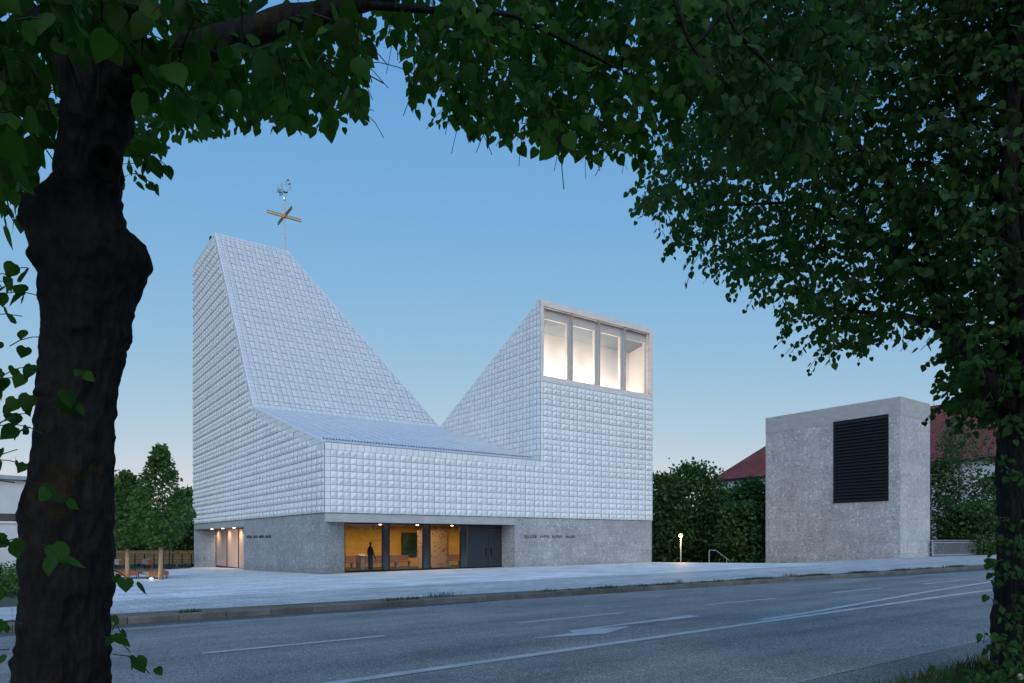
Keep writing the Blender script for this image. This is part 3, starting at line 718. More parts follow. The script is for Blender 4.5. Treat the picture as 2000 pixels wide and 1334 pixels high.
# lettering in dark metal
def lettering(text, loc, rot, size, space, parent, wordgap):
    c = bpy.data.curves.new('lettering', 'FONT'); c.body = text; c.size = size; c.extrude = .008; c.space_character = space; c.space_word = wordgap
    o = bpy.data.objects.new('lettering', c); COL.objects.link(o); bpy.context.view_layer.update()
    me = bpy.data.meshes.new_from_object(o.evaluated_get(bpy.context.evaluated_depsgraph_get())); bpy.data.objects.remove(o)
    o = bpy.data.objects.new('lettering', me); COL.objects.link(o); me.materials.clear(); me.materials.append(M['frame'])
    o.location = loc; o.rotation_euler = rot; attach(o, parent); return o
za = float(on_y(1074, 1051, 0.)[2])
for wd, f0, f1, s0, s1 in (('SELIGER', 1024.3, 1048, 481.4, 491.8), ('VATER', 1054.3, 1072.4, 494.4, 502.7), ('RUPERT', 1078.7, 1099, 505.2, 515.6), ('MAYER', 1105, 1123.2, 518.2, 528.4)):
    for side in (0, 1):
        if side == 0: q0, q1 = on_y(f0, 1050, 0.)[0], on_y(f1, 1050, 0.)[0]; loc, rot = (q0, .012, za), (R(90), 0, 0); ln = q1 - q0
        else: q0, q1 = on_x(s0, 1050, 0.)[1], on_x(s1, 1050, 0.)[1]; loc, rot = (.012, q0, za), (R(90), 0, R(-90)); ln = q0 - q1
        o = lettering(wd, loc, rot, .30, 1.25, church, 1.)
        xs = [v.co.x for v in o.data.vertices]; o.scale[0] = ln / (max(xs) - min(xs))

# tower window
x0, x1, z0, z1 = XB, W, 13.72, ZT
fx = MB(); t = .34
fx.box(x0, -.05, z0, x1, .5, z0 + .42).box(x0, -.05, z1 - .42, x1, .5, z1 - .002).box(x0, -.05, z0 + .42, x0 + .30, .5, z1 - .42).box(x1 - .30, -.05, z0 + .42, x1, .5, z1 - .42)
twin = fx.build('tower_window_surround', 'concrete_warm', church)
i0, i1, j0, j1 = x0 + .30, x1 - .30, z0 + .42, z1 - .42; pw = (i1 - i0) / 4
for k in range(1, 4): MB().box(i0 + k * pw - .035, .0, j0, i0 + k * pw + .035, .10, j1).build('mullion', 'mullion', twin)
fb = MB()
for k in range(4):
    a, b = i0 + k * pw + (.05 if k else 0), i0 + (k + 1) * pw - (.05 if k < 3 else 0)
    fb.box(a, .06, j1 - .05, b, .12, j1).box(b - .025, .06, j0, b, .12, j1 - .05).box(a, .06, j0, a + .025, .12, j1 - .05)
fb.build('window_frame', 'mullion', twin)
for k in range(4):
    a, b = i0 + k * pw + .1, i0 + (k + 1) * pw - .1
    MB().quad((a, .11, j0), (b, .11, j0), (b, .11, j1 - .07), (a, .11, j1 - .07)).build('glass_pane', 'pane_up', twin)
# inner screen of piers and a lit white room behind
zi = j1 - .72; ysc = .52
rm = MB()
rm.box(i0 - .1, ysc, zi, i1 + .1, ysc + .12, j1 + .2)
for k in range(4):
    b = i0 + (k + 1) * pw; rm.box(b - .09, ysc, j0 - .4, b + (.36 if k < 3 else .14), ysc + .25, zi)
rm.box(i0 - .2, ysc, j0 - .4, i0 + .02, ysc + .25, zi)
rm.quad((i0 - .1, .4, j1 + .1), (i1 + .1, .4, j1 + .1), (i1 + .1, ysc, j1 + .1), (i0 - .1, ysc, j1 + .1))
rm.build('window_piers', 'white_room', church)
yr = 2.5; zk = zi - .35
rr = MB().quad((i0 - .2, ysc, j0 - .6), (i1 + .2, ysc, j0 - .6), (i1 + .2, yr, j0 - .6), (i0 - .2, yr, j0 - .6))
rr.quad((i0 - .2, yr, j0 - .6), (i1 + .2, yr, j0 - .6), (i1 + .2, yr, zk), (i0 - .2, yr, zk))
rr.quad((i1 + .15, ysc, j0 - .6), (i1 + .15, yr, j0 - .6), (i1 + .15, yr, zk), (i1 + .15, ysc, zi)).quad((i0 - .15, ysc, j0 - .6), (i0 - .15, yr, j0 - .6), (i0 - .15, yr, zk), (i0 - .15, ysc, zi))
MB().quad((i0 - .2, ysc + .12, zi), (i0 - .2, yr, zk), (i1 + .2, yr, zk), (i1 + .2, ysc + .12, zi)).build('room_ceiling', 'ceil', church)
rr.build('tower_room', 'white_room', church)
for k in range(4):
    light('room_light', 'AREA', (i0 + (k + .5) * pw, 1.7, j0 - .45), (150, 150, 150, 55)[k], (1., .82, .66), 1.6, (R(180 - 18), 0, 0), sy=.4)
    if k < 3: light('room_spot', 'SPOT', (i0 + (k + .55) * pw, 1.2, j0 + .1), 240, (1., .82, .66), .1, (R(180 - 22), 0, 0), R(46))

# weathercock and cross
YC = 27.25
pb = on_y(555.5, 490, YC); pt = on_y(555.5, 388, YC); cc = on_y(555.5, 422, YC); X0 = pb[0]
rc = MB().tube([(X0, YC, ZA - .5), (X0, YC, ZA + 1.6)], .10, 12).tube([(X0 - .06, YC, ZA + 1.6), (X0 - .06, YC, pt[2])], .03, 8).tube([(X0 + .06, YC, ZA + 1.6), (X0 + .06, YC, pt[2])], .03, 8).build('roof_cross', 'mast', church)
ll = on_y(521, 411, YC)[0] - X0; lr = on_y(588.5, 431, YC)[0] - X0
hm = MB()
for dz in (-.10, .10): hm.bar((X0 + ll, YC, cc[2] + dz), (X0 + lr, YC, cc[2] + dz), .10, .085)
ya_, yb_ = on_x(543, 436, X0)[1], on_x(570, 405, X0)[1]
for dz in (-.10, .10): hm.bar((X0, ya_, cc[2] + dz), (X0, yb_, cc[2] + dz), .10, .085)
hm.box(X0 - .14, YC - .14, cc[2] - .16, X0 + .14, YC + .14, cc[2] + .16)
hm.build('cross_arm', 'gold', rc)
wh = MB().bar((X0 + ll + .01, YC, cc[2]), (X0 + lr - .01, YC, cc[2]), .06, .11).build('cross_inlay', 'mast', rc)
rv = MB()
def zr(X, Y): q = on_y(510 + .12 * X, 340 + .12 * Y, YC); return q[0], q[2]
for line in ([(405, 125), (412, 104), (432, 95), (452, 105), (462, 130), (466, 168), (455, 160), (458, 140)], [(420, 145), (412, 175), (400, 205), (382, 225), (360, 232)],
             [(350, 182), (322, 172), (296, 182), (276, 205), (270, 240), (268, 292), (290, 240)], [(290, 240), (298, 300), (310, 250)], [(310, 250), (312, 345), (325, 260)], [(325, 260), (343, 338), (345, 268)],
             [(345, 268), (388, 300), (430, 302), (462, 282), (478, 245), (480, 205)], [(420, 285), (440, 250)]):
    P = [zr(*p) for p in line]
    for (xa, za), (xb, zb_) in zip(P[:-1], P[1:]): rv.bar((xa, YC, za), (xb, YC, zb_), .055, .34) if abs(xb - xa) >= abs(zb_ - za) * 9 else rv.prism([(xa - .03, YC - .17, za), (xa + .03, YC - .17, za + .01), (xb + .03, YC - .17, zb_ + .01), (xb - .03, YC - .17, zb_)], (0, .34, 0))
q = zr(395, 310); rv.tube([(q[0], YC, pt[2] - .1), (q[0], YC, q[1])], .03, 6).lathe((X0, YC, pt[2] - .12), [(.11, 0), (.11, .22)], 10)
rv.build('rooster_vane', 'chrome', rc)
# bird on the tower edge
bp = on_x(412, 461, .1)
brd = MB(); bz = ZA
brd.tube([(0.05, bp[1] + .22, bz + .12), (.05, bp[1] + .05, bz + .20), (.05, bp[1] - .12, bz + .30), (.05, bp[1] - .2, bz + .40), (.05, bp[1] - .30, bz + .38)], [.02, .10, .11, .07, .01], 8)
brd.tube([(.05, bp[1] - .02, bz + .02), (.05, bp[1] - .02, bz + .16)], .012, 5)
tag(brd.build('bird', 'black', None, True), 'small black bird perched on the tower roof left edge', 'bird')

# ------------------------------------------------------------------ things inside the foyer (seen through the glass)
def skin_body(name, joints, edges, radii, root, m, parent):
    me = bpy.data.meshes.new(name); me.from_pydata([tuple(map(float, j)) for j in joints], edges, []); me.update()
    me.materials.append(M[m]); o = bpy.data.objects.new(name, me); COL.objects.link(o)
    bm = bmesh.new(); bm.from_mesh(me); bm.verts.layers.skin.verify(); bm.to_mesh(me); bm.free()
    sk = o.modifiers.new('skin', 'SKIN'); sk.use_smooth_shade = True
    for i, r in enumerate(radii):
        rr = r if hasattr(r, '__len__') else (r, r)
        me.skin_vertices[0].data[i].radius = rr; me.skin_vertices[0].data[i].use_root = (i == root)
    ss = o.modifiers.new('sub', 'SUBSURF'); ss.levels = ss.render_levels = 1
    if parent is not None: attach(o, parent)
    return o
pp = on_y(723.5, 1100, 2.35)
person = thing('person', (pp[0], 2.35, .04), 'person in a long dark coat standing behind the left foyer pane', 'person')
bx, by, bz = pp[0], 2.35, .04
H = [(0, 0, .95), (0, 0, 1.15), (0, 0, 1.38), (0, 0, 1.55), (0, .0, 1.64), (0, 0, 1.76), (0, -.01, 1.87),       # pelvis .. crown
     (.10, 0, .85), (.10, 0, .48), (.10, 0, .09), (.12, -.13, .04), (-.10, 0, .85), (-.10, 0, .48), (-.10, 0, .09), (-.12, -.13, .04),
     (.14, 0, 1.44), (.20, .0, 1.18), (.26, -.06, .95), (.28, -.09, .87), (-.14, 0, 1.44), (-.19, 0, 1.18), (-.17, -.12, .97), (-.15, -.17, .89)]
E_ = [(0, 1), (1, 2), (2, 3), (3, 4), (4, 5), (5, 6), (0, 7), (7, 8), (8, 9), (9, 10), (0, 11), (11, 12), (12, 13), (13, 14), (3, 15), (15, 16), (16, 17), (17, 18), (3, 19), (19, 20), (20, 21), (21, 22)]
RA = [.13, .13, .14, .10, .045, .072, .05, .08, .065, .05, .04, .08, .065, .05, .04, .055, .05, .035, .032, .07, .055, .035, .032]
for hb, sx in ((18, 1), (22, -1)):
    h = H[hb]
    for k, (dx, L) in enumerate(((-.03, .06), (-.012, .075), (.006, .08), (.024, .07), (.04, .045))):
        H += [(h[0] + dx, h[1] - .015, h[2] - .05), (h[0] + dx * 1.2, h[1] - .03, h[2] - .05 - L)]; n0 = len(H) - 2
        E_ += [(hb, n0), (n0, n0 + 1)]; RA += [.010, .008]
body = skin_body('body', [(bx + x, by + y, bz + z) for x, y, z in H], E_, RA, 0, 'coat', person)
MB().lathe((bx, by, bz), [(.14, .10), (.155, .5), (.165, .95), (.19, 1.15), (.20, 1.30), (.16, 1.45), (.07, 1.58)], 14).build('coat', 'coat', person, True)
MB().lathe((bx, by, bz + 1.70), [(.02, .18), (.06, .16), (.08, .10), (.07, .05)], 12).build('hair', 'hair', person, True)
MB().tube([(bx + .29, by - .1, bz + .92), (bx + .37, by - .12, bz + .45)], .014, 6).build('stick', 'coat', person)

def pew(x0, x1, y, label, first=[None]):
    if first[0] is None:
        r = thing('bench', (x0, y, .035), label, 'bench', 'wooden benches along the foyer'); L = x1 - x0
        MB().box(x0, y, .42, x1, y + .42, .48).build('seat', 'wood', r)
        MB().box(x0, y + .40, .50, x1, y + .45, .92).build('backrest', 'wood', r)
        for f in (0., .33, .66, .98): MB().box(x0 + f * L, y + .02, .035, x0 + f * L + .07, y + .38, .42).build('leg', 'wood_grey', r)
        first[0] = r; return r
    s = first[0]; r = s.copy(); COL.objects.link(r); r.location = (x0, y, .035); r['label'] = label
    for ch in s.children: c = ch.copy(); COL.objects.link(c); c.parent = r
    return r
pew(2.6, 5.6, 6.6, 'wooden foyer bench against the mustard wall left of the garden window')
pew(6.2, 9.2, 6.6, 'wooden foyer bench below the dark garden window')
pew(4.4, 7.4, 5.2, 'wooden foyer bench in the front row behind the person')
pew(12.6, 15.6, 6.6, 'wooden foyer bench right of the dotted wooden panel')
# candle lights on the back wall
cl = None
for px, lab in ((730, 'brass candle light on the foyer wall left of the middle one'), (741, 'middle brass candle light on the foyer wall'), (761.5, 'brass candle light on the foyer wall seen at the second pane edge')):
    p = on_y(px, 1052, YB - .12)
    if cl is None:
        cl = c = thing('wall_light', (p[0], YB - .12, p[2]), lab, 'wall light', 'candle lights on the foyer wall')
        MB().bar((p[0], YB - .02, p[2] - .12), (p[0], YB - .12, p[2] - .10), .05).lathe((p[0], YB - .12, p[2] - .12), [(.05, 0), (.055, .04)], 8).build('bracket', 'gold', c)
        MB().lathe((p[0], YB - .12, p[2] - .07), [(.02, 0), (.02, .16)], 8).build('candle', 'white_room', c)
    else:
        c = cl.copy(); COL.objects.link(c); c.location = (p[0], YB - .12, p[2]); c['label'] = lab
        for ch in cl.children: k = ch.copy(); COL.objects.link(k); k.parent = c
# wooden panel with coloured dots
m, nt, out = mat('dotted_wood'); gp = N(nt, 'NewGeometry')
mp = N(nt, 'Mapping', {'Vector': gp.outputs['Position'], 'Scale': (4.6, .001, 4.6)})
v = N(nt, 'TexVoronoi', {'Vector': mp.outputs[0], 'Scale': 1., 'Randomness': .75})
spc = N(nt, 'SeparateColor', {0: v.outputs['Color']})
pal = ramp(nt, spc.outputs[0], [(0, C(.45, .03, .02)), (.25, C(.03, .05, .04)), (.5, C(.62, .32, .02)), (.75, C(.03, .12, .10)), (.95, C(.5, .12, .03))])
wn = N(nt, 'TexNoise', {'Vector': wpos(nt, (8, 8, 1)), 'Scale': 2., 'Detail': 4.})
wc = ramp(nt, wn.outputs[0], [(.3, C(.40, .25, .13)), (.7, C(.52, .34, .19))])
dm = ramp(nt, v.outputs['Distance'], [(.30, C(1, 1, 1)), (.35, C(0, 0, 0))])
principled(nt, out, {'Base Color': mixc(nt, dm, wc, pal), 'Roughness': .6}); M['dots'] = m
pa, pb2 = on_y(817, 1060, 4.6), on_y(874, 1060, 4.6)
pn = thing('dotted_panel', (pa[0], 4.6, .035), 'freestanding wooden panel with rows of coloured dots in the foyer', 'panel')
MB().box(pa[0], 4.6, .04, pb2[0], 4.75, 2.75).build('board', 'dots', pn)
MB().box(pb2[0] + .002, 4.58, .04, pb2[0] + .07, 4.77, 2.75).build('edge_post', 'steel', pn)
lp = on_y(707, 1090, 5.0)
lt = thing('lectern', (lp[0], 5.0, .035), 'small pale lectern left of the standing person', 'lectern')
MB().box(lp[0] - .14, 4.9, .04, lp[0] + .14, 5.12, .92).build('column', 'wood_grey', lt)
MB().prism([(lp[0] - .22, 4.8, .93), (lp[0] - .22, 5.2, 1.03), (lp[0] - .22, 5.2, 1.07), (lp[0] - .22, 4.8, .97)], (.44, 0, 0)).build('book_rest', 'wood_grey', lt)

# ------------------------------------------------------------------ bell tower
dN = 56.5
pN = at(1758.5, 774, dN); bxx, byy, bzz = pN
yF = float(on_x(1495.5, 816, bxx)[1]); xR = float(on_y(1816.5, 790, byy)[0])
bt = thing('bell_tower', (bxx, byy, 0), 'grey pebbly stone bell tower block with dark louvred opening', 'bell tower')
zc = bzz - 1.52
MB().box(bxx, byy, -3, xR, yF, zc).build('stone_wall', 'stone_b', bt)
MB().box(bxx - .012, byy - .012, zc + .001, xR + .012, yF + .012, bzz).build('concrete_cap', 'concrete', bt)
la, lc = on_x(1629.5, 825.4, bxx), on_x(1734, 976.5, bxx)
lz0, lz1 = lc[2], la[2]; ly0, ly1 = lc[1], la[1]
lf = MB().box(bxx - .05, ly0 - .07, lz0 - .07, bxx - .001, ly1 + .07, lz0).box(bxx - .05, ly0 - .07, lz1, bxx - .001, ly1 + .07, lz1 + .07).box(bxx - .05, ly0 - .07, lz0, bxx - .001, ly0, lz1).box(bxx - .05, ly1, lz0, bxx - .001, ly1 + .07, lz1).build('louvre_frame', 'louvre', bt)
ls = MB(); nsl = 25; dz = (lz1 - lz0) / nsl
for k in range(nsl):
    z = lz0 + k * dz
    ls.prism([(bxx - .16, ly0, z + .02), (bxx - .13, ly0, z), (bxx - .002, ly0, z + dz * .86), (bxx - .03, ly0, z + dz * .9)], (0, ly1 - ly0, 0))
ls.box(bxx - .012, ly0, lz0, bxx - .004, ly1, lz1)
ls.build('louvre_slats', 'louvre', lf)

# ------------------------------------------------------------------ railing, handrail, street lamp
def mesh_panel(b, P, u, w, z0, z1, cell=.14):
    n = max(1, int(w / cell)); 
    for i in range(1, n): b.bar(P + u * (w * i / n) + np.array([0, 0, z0]), P + u * (w * i / n) + np.array([0, 0, z1]), .018)
    k = max(1, int((z1 - z0) / cell))
    for i in range(1, k): b.bar(P + np.array([0, 0, z0 + (z1 - z0) * i / k]), P + u * w + np.array([0, 0, z0 + (z1 - z0) * i / k]), .018)
yRf = byy - .35
fx0 = float(on_y(1821, 1060, yRf)[0]); fx1 = float(on_y(1905, 1060, yRf)[0]); fx2 = float(on_y(1917, 1060, yRf)[0]); fx3 = float(on_y(1962, 1060, yRf)[0])
zt_ = 2.03; zb_r = .56
rl = thing('railing', (fx0, yRf, zb_r), 'galvanised mesh railing beside the bell tower', 'railing')
u_ = np.array([1., 0, 0])
for x in (fx0, fx1 + .15): MB().box(x - .04, yRf - .04, zb_r - .1, x + .04, yRf + .04, zt_ - .031).build('post', 'galv', rl)
MB().bar((fx0 - .3, yRf, zt_), (fx3, yRf, zt_), .06).build('top_rail', 'galv', rl)
fm = MB(); P0 = np.array([fx0 + .12, yRf, 0]); wdt = fx1 - fx0 - .16
for a_, b_ in (((0, .70), (0, 1.90)), ((wdt, .70), (wdt, 1.90))): fm.bar(P0 + np.array([a_[0], 0, a_[1]]), P0 + np.array([b_[0], 0, b_[1]]), .10)
fm.bar(P0 + np.array([.05, 0, .75]), P0 + np.array([wdt - .05, 0, .75]), .10).bar(P0 + np.array([.05, 0, 1.85]), P0 + np.array([wdt - .05, 0, 1.85]), .10)
pf = fm.build('panel_frame', 'galv', rl); mm = MB(); mesh_panel(mm, P0, u_, wdt, .75, 1.85); mm.build('wire_mesh', 'galv', pf)
gt = thing('gate', (fx2, yRf, zb_r), 'galvanised mesh gate at the far right partly behind the ivy trunk', 'gate')
for x in (fx2, fx2 + 1.25): MB().box(x - .05, yRf - .05, zb_r - .1, x + .05, yRf + .05, zt_ - .031).build('post', 'galv', gt)
P0 = np.array([fx2 + 1.4, yRf, 0]); wg = fx3 - fx2
gm = MB()
for xx in (0, wg): gm.bar(P0 + np.array([xx, 0, .70]), P0 + np.array([xx, 0, 1.92]), .08)
gm.bar(P0 + np.array([.04, 0, .74]), P0 + np.array([wg - .04, 0, .74]), .08).bar(P0 + np.array([.04, 0, 1.88]), P0 + np.array([wg - .04, 0, 1.88]), .08)
gf = gm.build('panel_frame', 'galv', gt); mm = MB(); mesh_panel(mm, P0, u_, wg, .74, 1.88); mm.build('wire_mesh', 'galv', gf)
# stair handrail at the plaza edge, going down into the garden
h0 = at(1385, 1098, 60.); hx, hy = 29.4, 2.2
h0 = at(1385, 1075, 56); hx, hy = h0[0], h0[1]
hr = MB().tube([(hx, hy, -1.2), (hx, hy, 1.15), (hx + .08, hy, 1.22), (hx + .75, hy - .1, 1.2), (hx + 2.2, hy - .35, .35)], .035, 8).tube([(hx + 1.9, hy - .3, -1.6), (hx + 1.9, hy - .3, .50)], .03, 8)
tag(hr.build('handrail', 'galv'), 'grey steel stair handrail at the plaza edge by the dark trees', 'handrail')
l0 = at(1329.5, 1047, 60)
lm = thing('street_lamp', (l0[0], l0[1], -1.8), 'lit garden lamp post glowing orange between church and bell tower', 'street lamp')
MB().tube([(l0[0], l0[1], -1.9), (l0[0], l0[1], l0[2] - .14)], .055, 10).build('pole', 'galv', lm)
MB().lathe((l0[0], l0[1], l0[2] - .15), [(.06, 0), (.13, .04), (.14, .07)], 12).build('lamp_head', 'galv', lm)
MB().lathe((l0[0], l0[1], l0[2] + .14), [(.20, 0), (.17, .05), (.03, .09)], 12).build('lamp_cap', 'galv', lm)
MB().lathe((l0[0], l0[1], l0[2] - .07), [(.09, 0), (.14, .08), (.12, .19), (.05, .205)], 12).build('lamp_globe', 'bulb', lm)
light('lamp_light', 'POINT', (l0[0] - .35, l0[1] - .35, l0[2]), 420, (1., .62, .28), .15)

# ------------------------------------------------------------------ benches, uplights, floodlight on the left of the plaza
def deck_bench(x, y, L, label, first=[None]):
    z = slope(x, y)
    if first[0] is None:
        r = thing('bench', (x, y, z), label, 'bench', 'timber benches on the plaza')
        MB().box(x + .05, y + .05, z + .20, x + .95, y + L - .05, z + .38).build('seat_frame', 'wood_red', r)
        MB().box(x, y, z + .385, x + 1.0, y + L, z + .43).box(x + .001, y - .015, z + .19, x + 1.0, y + .045, z + .384).build('seat', 'wood_red', r)
        MB().box(x - .012, y + .001, z + .19, x + .045, y + L, z + .384).build('side_board', 'wood_grey', r)
        for sx in (.08, .9):
            for sy in (.12, L - .15): MB().box(x + sx, y + sy, z - .1, x + sx + .04, y + sy + .04, z + .20).build('leg', 'black', r)
        bk = MB().box(x + .30, y + L - 1.9, z + .72, x + .52, y + L - .1, z + 1.02).build('backrest', 'wood_grey', r)
        MB().box(x + .32, y + L - 1.9 - .03, z + .73, x + .52, y + L - 1.903, z + 1.01).build('end_grain', 'wood_red', bk)
        for sy in (1.6, .4): MB().box(x + .39, y + L - sy, z + .43, x + .43, y + L - sy + .04, z + .72).build('backrest_post', 'black', r)
        first[0] = r; return r
    s = first[0]; r = s.copy(); COL.objects.link(r); r.location = (x, y, z); r['label'] = label
    for ch in s.children:
        c = ch.copy(); COL.objects.link(c); c.parent = r
        for g in ch.children: d = g.copy(); COL.objects.link(d); d.parent = c
    return r
deck_bench(-8.95, 2.5, 4.4, 'timber deck bench beside the young tree with the straw wrapped trunk')
deck_bench(-10.2, 4.3, 4.4, 'timber deck bench further left behind the dark foreground trunk')
up = None
for px, py, lab in ((295.5, 1132.5, 'glowing ground uplight in front of the right timber bench'), (235, 1133, 'glowing ground uplight in front of the left timber bench')):
    r = ray(px, py); t = (.007 * CAM[0] - .0195 * CAM[1] - CAM[2]) / (r[2] - .007 * r[0] + .0195 * r[1]); p = CAM + r * t
    if up is None:
        up = c = thing('uplight', p, lab, 'uplight', 'ground uplights by the benches')
        MB().lathe(p, [(.13, 0), (.13, .05), (.10, .06)], 14).build('housing', 'steel', c)
        MB().lathe(p, [(.095, .061), (.095, .085), (.04, .10)], 14).build('lens', 'upl', c)
    else:
        c = up.copy(); COL.objects.link(c); c.location = p; c['label'] = lab
        for ch in up.children: k = ch.copy(); COL.objects.link(k); k.parent = c
    light('uplight_light', 'POINT', (p[0], p[1] - .02, p[2] + .25), 7, (1., .75, .5), .08)
f0 = at(331, 1108, 62); fz = slope(f0[0], f0[1])
fl_ = thing('floodlight', (f0[0], f0[1], fz), 'black floodlight on a thin pole in front of the wooden fence', 'floodlight')
fz0 = f0[2]
MB().tube([(f0[0], f0[1], fz0 - .5), (f0[0], f0[1], fz0 + 2.3)], .05, 8).box(f0[0] - .35, f0[1] - .3, fz0 - .1, f0[0] + .3, f0[1] + .3, fz0 + .04).build('pole', 'black', fl_)
hd = MB().box(-.34, -.12, -.22, .34, .12, .22).build('lamp_head', 'black'); hd.location = (f0[0] + .05, f0[1], fz0 + 2.42); hd.rotation_euler = (R(-15), R(20), R(30)); attach(hd, fl_)

# ------------------------------------------------------------------ fences on the left
def board_fence(A, B, z0, z1, name, label):
    A = np.array(A[:2]); B = np.array(B[:2]); u = (B - A); L = np.linalg.norm(u); u /= L; nrm = np.array([u[1], -u[0]])
    r = thing(name, (A[0], A[1], z0), label, 'fence'); b = MB(); n = int(L / 2.2)
    k = int((z1 - z0) / .16)
    for j in range(k):
        z = z0 + j * (z1 - z0) / k
        a, c = A, B
        b.add([(a[0], a[1], z), (c[0], c[1], z), (c[0] - nrm[0] * .04, c[1] - nrm[1] * .04, z), (a[0] - nrm[0] * .04, a[1] - nrm[1] * .04, z),
               (a[0], a[1], z + .135), (c[0], c[1], z + .135), (c[0] - nrm[0] * .04, c[1] - nrm[1] * .04, z + .135), (a[0] - nrm[0] * .04, a[1] - nrm[1] * .04, z + .135)],
              [(0, 3, 2, 1), (4, 5, 6, 7), (0, 1, 5, 4), (1, 2, 6, 5), (2, 3, 7, 6), (3, 0, 4, 7)])
    b.build('boards', 'boards', r)
    for i in range(n + 1):
        p = A + u * L * i / n - nrm * .05
        MB().box(p[0] - .05, p[1] - .05, z0 - .6, p[0] + .05, p[1] + .05, z1 - .02).build('post', 'boards', r)
    return r
fa, fb2 = at(150, 1090, 74), at(392, 1090, 76)
board_fence(fa, fb2, 2 - 46 / FPX * 74, 2 - 19 / FPX * 74, 'wooden_fence', 'brown horizontal board fence behind the plaza trees')
fa, fb2 = at(150, 1090, 69), at(392, 1090, 71)
mf = thing('metal_fence', (fa[0], fa[1], -.4), 'low dark metal fence in front of the wooden fence', 'fence')
A_, B_ = np.array(fa[:2]), np.array(fb2[:2]); mb = MB(); z0, z1 = 2 - 46 / FPX * 70, 2 - 27 / FPX * 70
for zz in np.linspace(z0 + .1, z1, 6): mb.bar((A_[0], A_[1], zz), (B_[0], B_[1], zz), .022)
mb.build('rails', 'black', mf)
for i in range(14):
    p = A_ + (B_ - A_) * i / 13; MB().box(p[0] - .05, p[1] - .05, z0 - .6, p[0] + .05, p[1] + .05, z1 + .05).build('post', 'black', mf)

# ------------------------------------------------------------------ houses
def house(name, label, P, u, v, L, Wd, zE, rise, wins, hipA=0., over=.7, cat='house'):
    """P corner on the seen wall; u along the wall, v away from the viewer; wins = (along, z0, w, h, material)"""
    P = np.array([P[0], P[1]]); u = np.array(u, float); v = np.array(v, float)
    q = lambda a, b, z: (P[0] + u[0] * a + v[0] * b, P[1] + u[1] * a + v[1] * b, z)
    r = thing(name, q(0, 0, -2), label, cat)
    zg = -2.5
    wall = MB().add([q(0, 0, zg), q(L, 0, zg), q(L, Wd, zg), q(0, Wd, zg), q(0, 0, zE), q(L, 0, zE), q(L, Wd, zE), q(0, Wd, zE)],
                    [(0, 1, 5, 4), (1, 2, 6, 5), (2, 3, 7, 6), (3, 0, 4, 7)]).build('wall', 'cream', r)
    zo = zE - over * rise / (Wd / 2)
    a0, a1 = -over, L + over
    ra, rb_ = (Wd / 2 * hipA if hipA else a0), a1
    E = [q(a0, -over, zo), q(a1, -over, zo), q(a1, Wd + over, zo), q(a0, Wd + over, zo)]
    Rg = [q(ra, Wd / 2, zE + rise), q(rb_, Wd / 2, zE + rise)]
    roof = MB().add(E + Rg, [(0, 1, 5, 4), (2, 3, 4, 5), (3, 0, 4), (1, 2, 5)]).build('roof', 'clay', r)
    E2 = [q(a0, -over, zo - .22), q(a1, -over, zo - .22), q(a1, Wd + over, zo - .22), q(a0, Wd + over, zo - .22)]
    MB().add(E + E2, [(0, 4, 5, 1), (1, 5, 6, 2), (2, 6, 7, 3), (3, 7, 4, 0), (4, 7, 6, 5)]).build('eaves', 'frame', r)
    for (a, z0, w_, h_, m_) in wins:
        w1 = MB().add([q(a, -.04, z0), q(a + w_, -.04, z0), q(a + w_, -.04, z0 + h_), q(a, -.04, z0 + h_), q(a, .02, z0), q(a + w_, .02, z0), q(a + w_, .02, z0 + h_), q(a, .02, z0 + h_)],
                      [(0, 1, 2, 3), (0, 4, 5, 1), (1, 5, 6, 2), (2, 6, 7, 3), (3, 7, 4, 0)]).build('window', 'white_room', r)
        for k in (0, 1):
            p0 = a + .07 + k * (w_ - .07) / 2; p1 = p0 + (w_ - .07) / 2 - .07
            MB().quad(q(p0, -.055, z0 + .07), q(p1, -.055, z0 + .07), q(p1, -.055, z0 + h_ - .07), q(p0, -.055, z0 + h_ - .07)).build('pane', m_, w1)
    return r, q
PA = at(1400, 937, 104)
house('house', 'red roofed house between the church and the bell tower', PA, (0, -1), (1, 0), 46, 12, PA[2] + .5, 5.0,
      [(2 + i * 4.2, 4.8, 1.3, 1.7, 'wglass') for i in range(9)], hipA=.85)
PB = at(1936, 873, 80); zB = PB[2]
uB = np.array([.06, -1.]); uB /= np.linalg.norm(uB); vB = np.array([-uB[1], uB[0]])
PBo = np.array([PB[0], PB[1]]) - uB * 19
def along(px): # distance along house B wall for a pixel column
    r = ray(px, 900); A = np.array([[uB[0], -r[0]], [uB[1], -r[1]]]); s = np.linalg.solve(A, CAM[:2] - PBo); return s[0], s[1]
def zat(px, py): s, t = along(px); return CAM[2] + ray(px, py)[2] * t
wB = []
for px, py0, py1, wd, m_ in ((1862, 902, 927, 1.0, 'lit'), (1884, 900, 927, 1.1, 'lit'), (1946, 893, 925, 1.3, 'wglass'), (1846, 902, 930, 1.0, 'wglass'), (1915, 898, 928, 1.2, 'wglass'),
                             (1862, 985, 1015, 1.0, 'wglass'), (1890, 985, 1015, 1.0, 'wglass'), (1925, 985, 1015, 1.1, 'wglass')):
    s, t = along(px); wB.append((s - wd / 2, zat(px, py1), wd, zat(px, py0) - zat(px, py1), m_))
hB, qB = house('house', 'red roofed white house with lit windows at the right behind trees', PBo, uB, vB, 45, 13, zB + .7, 6.2, wB)
s, t = along(1822)
ch = MB(); cz = zat(1822, 834); 
c0 = np.array(qB(s + 5, 6.5, 0)); 
ca = at(1822.5, 832, t + 6)
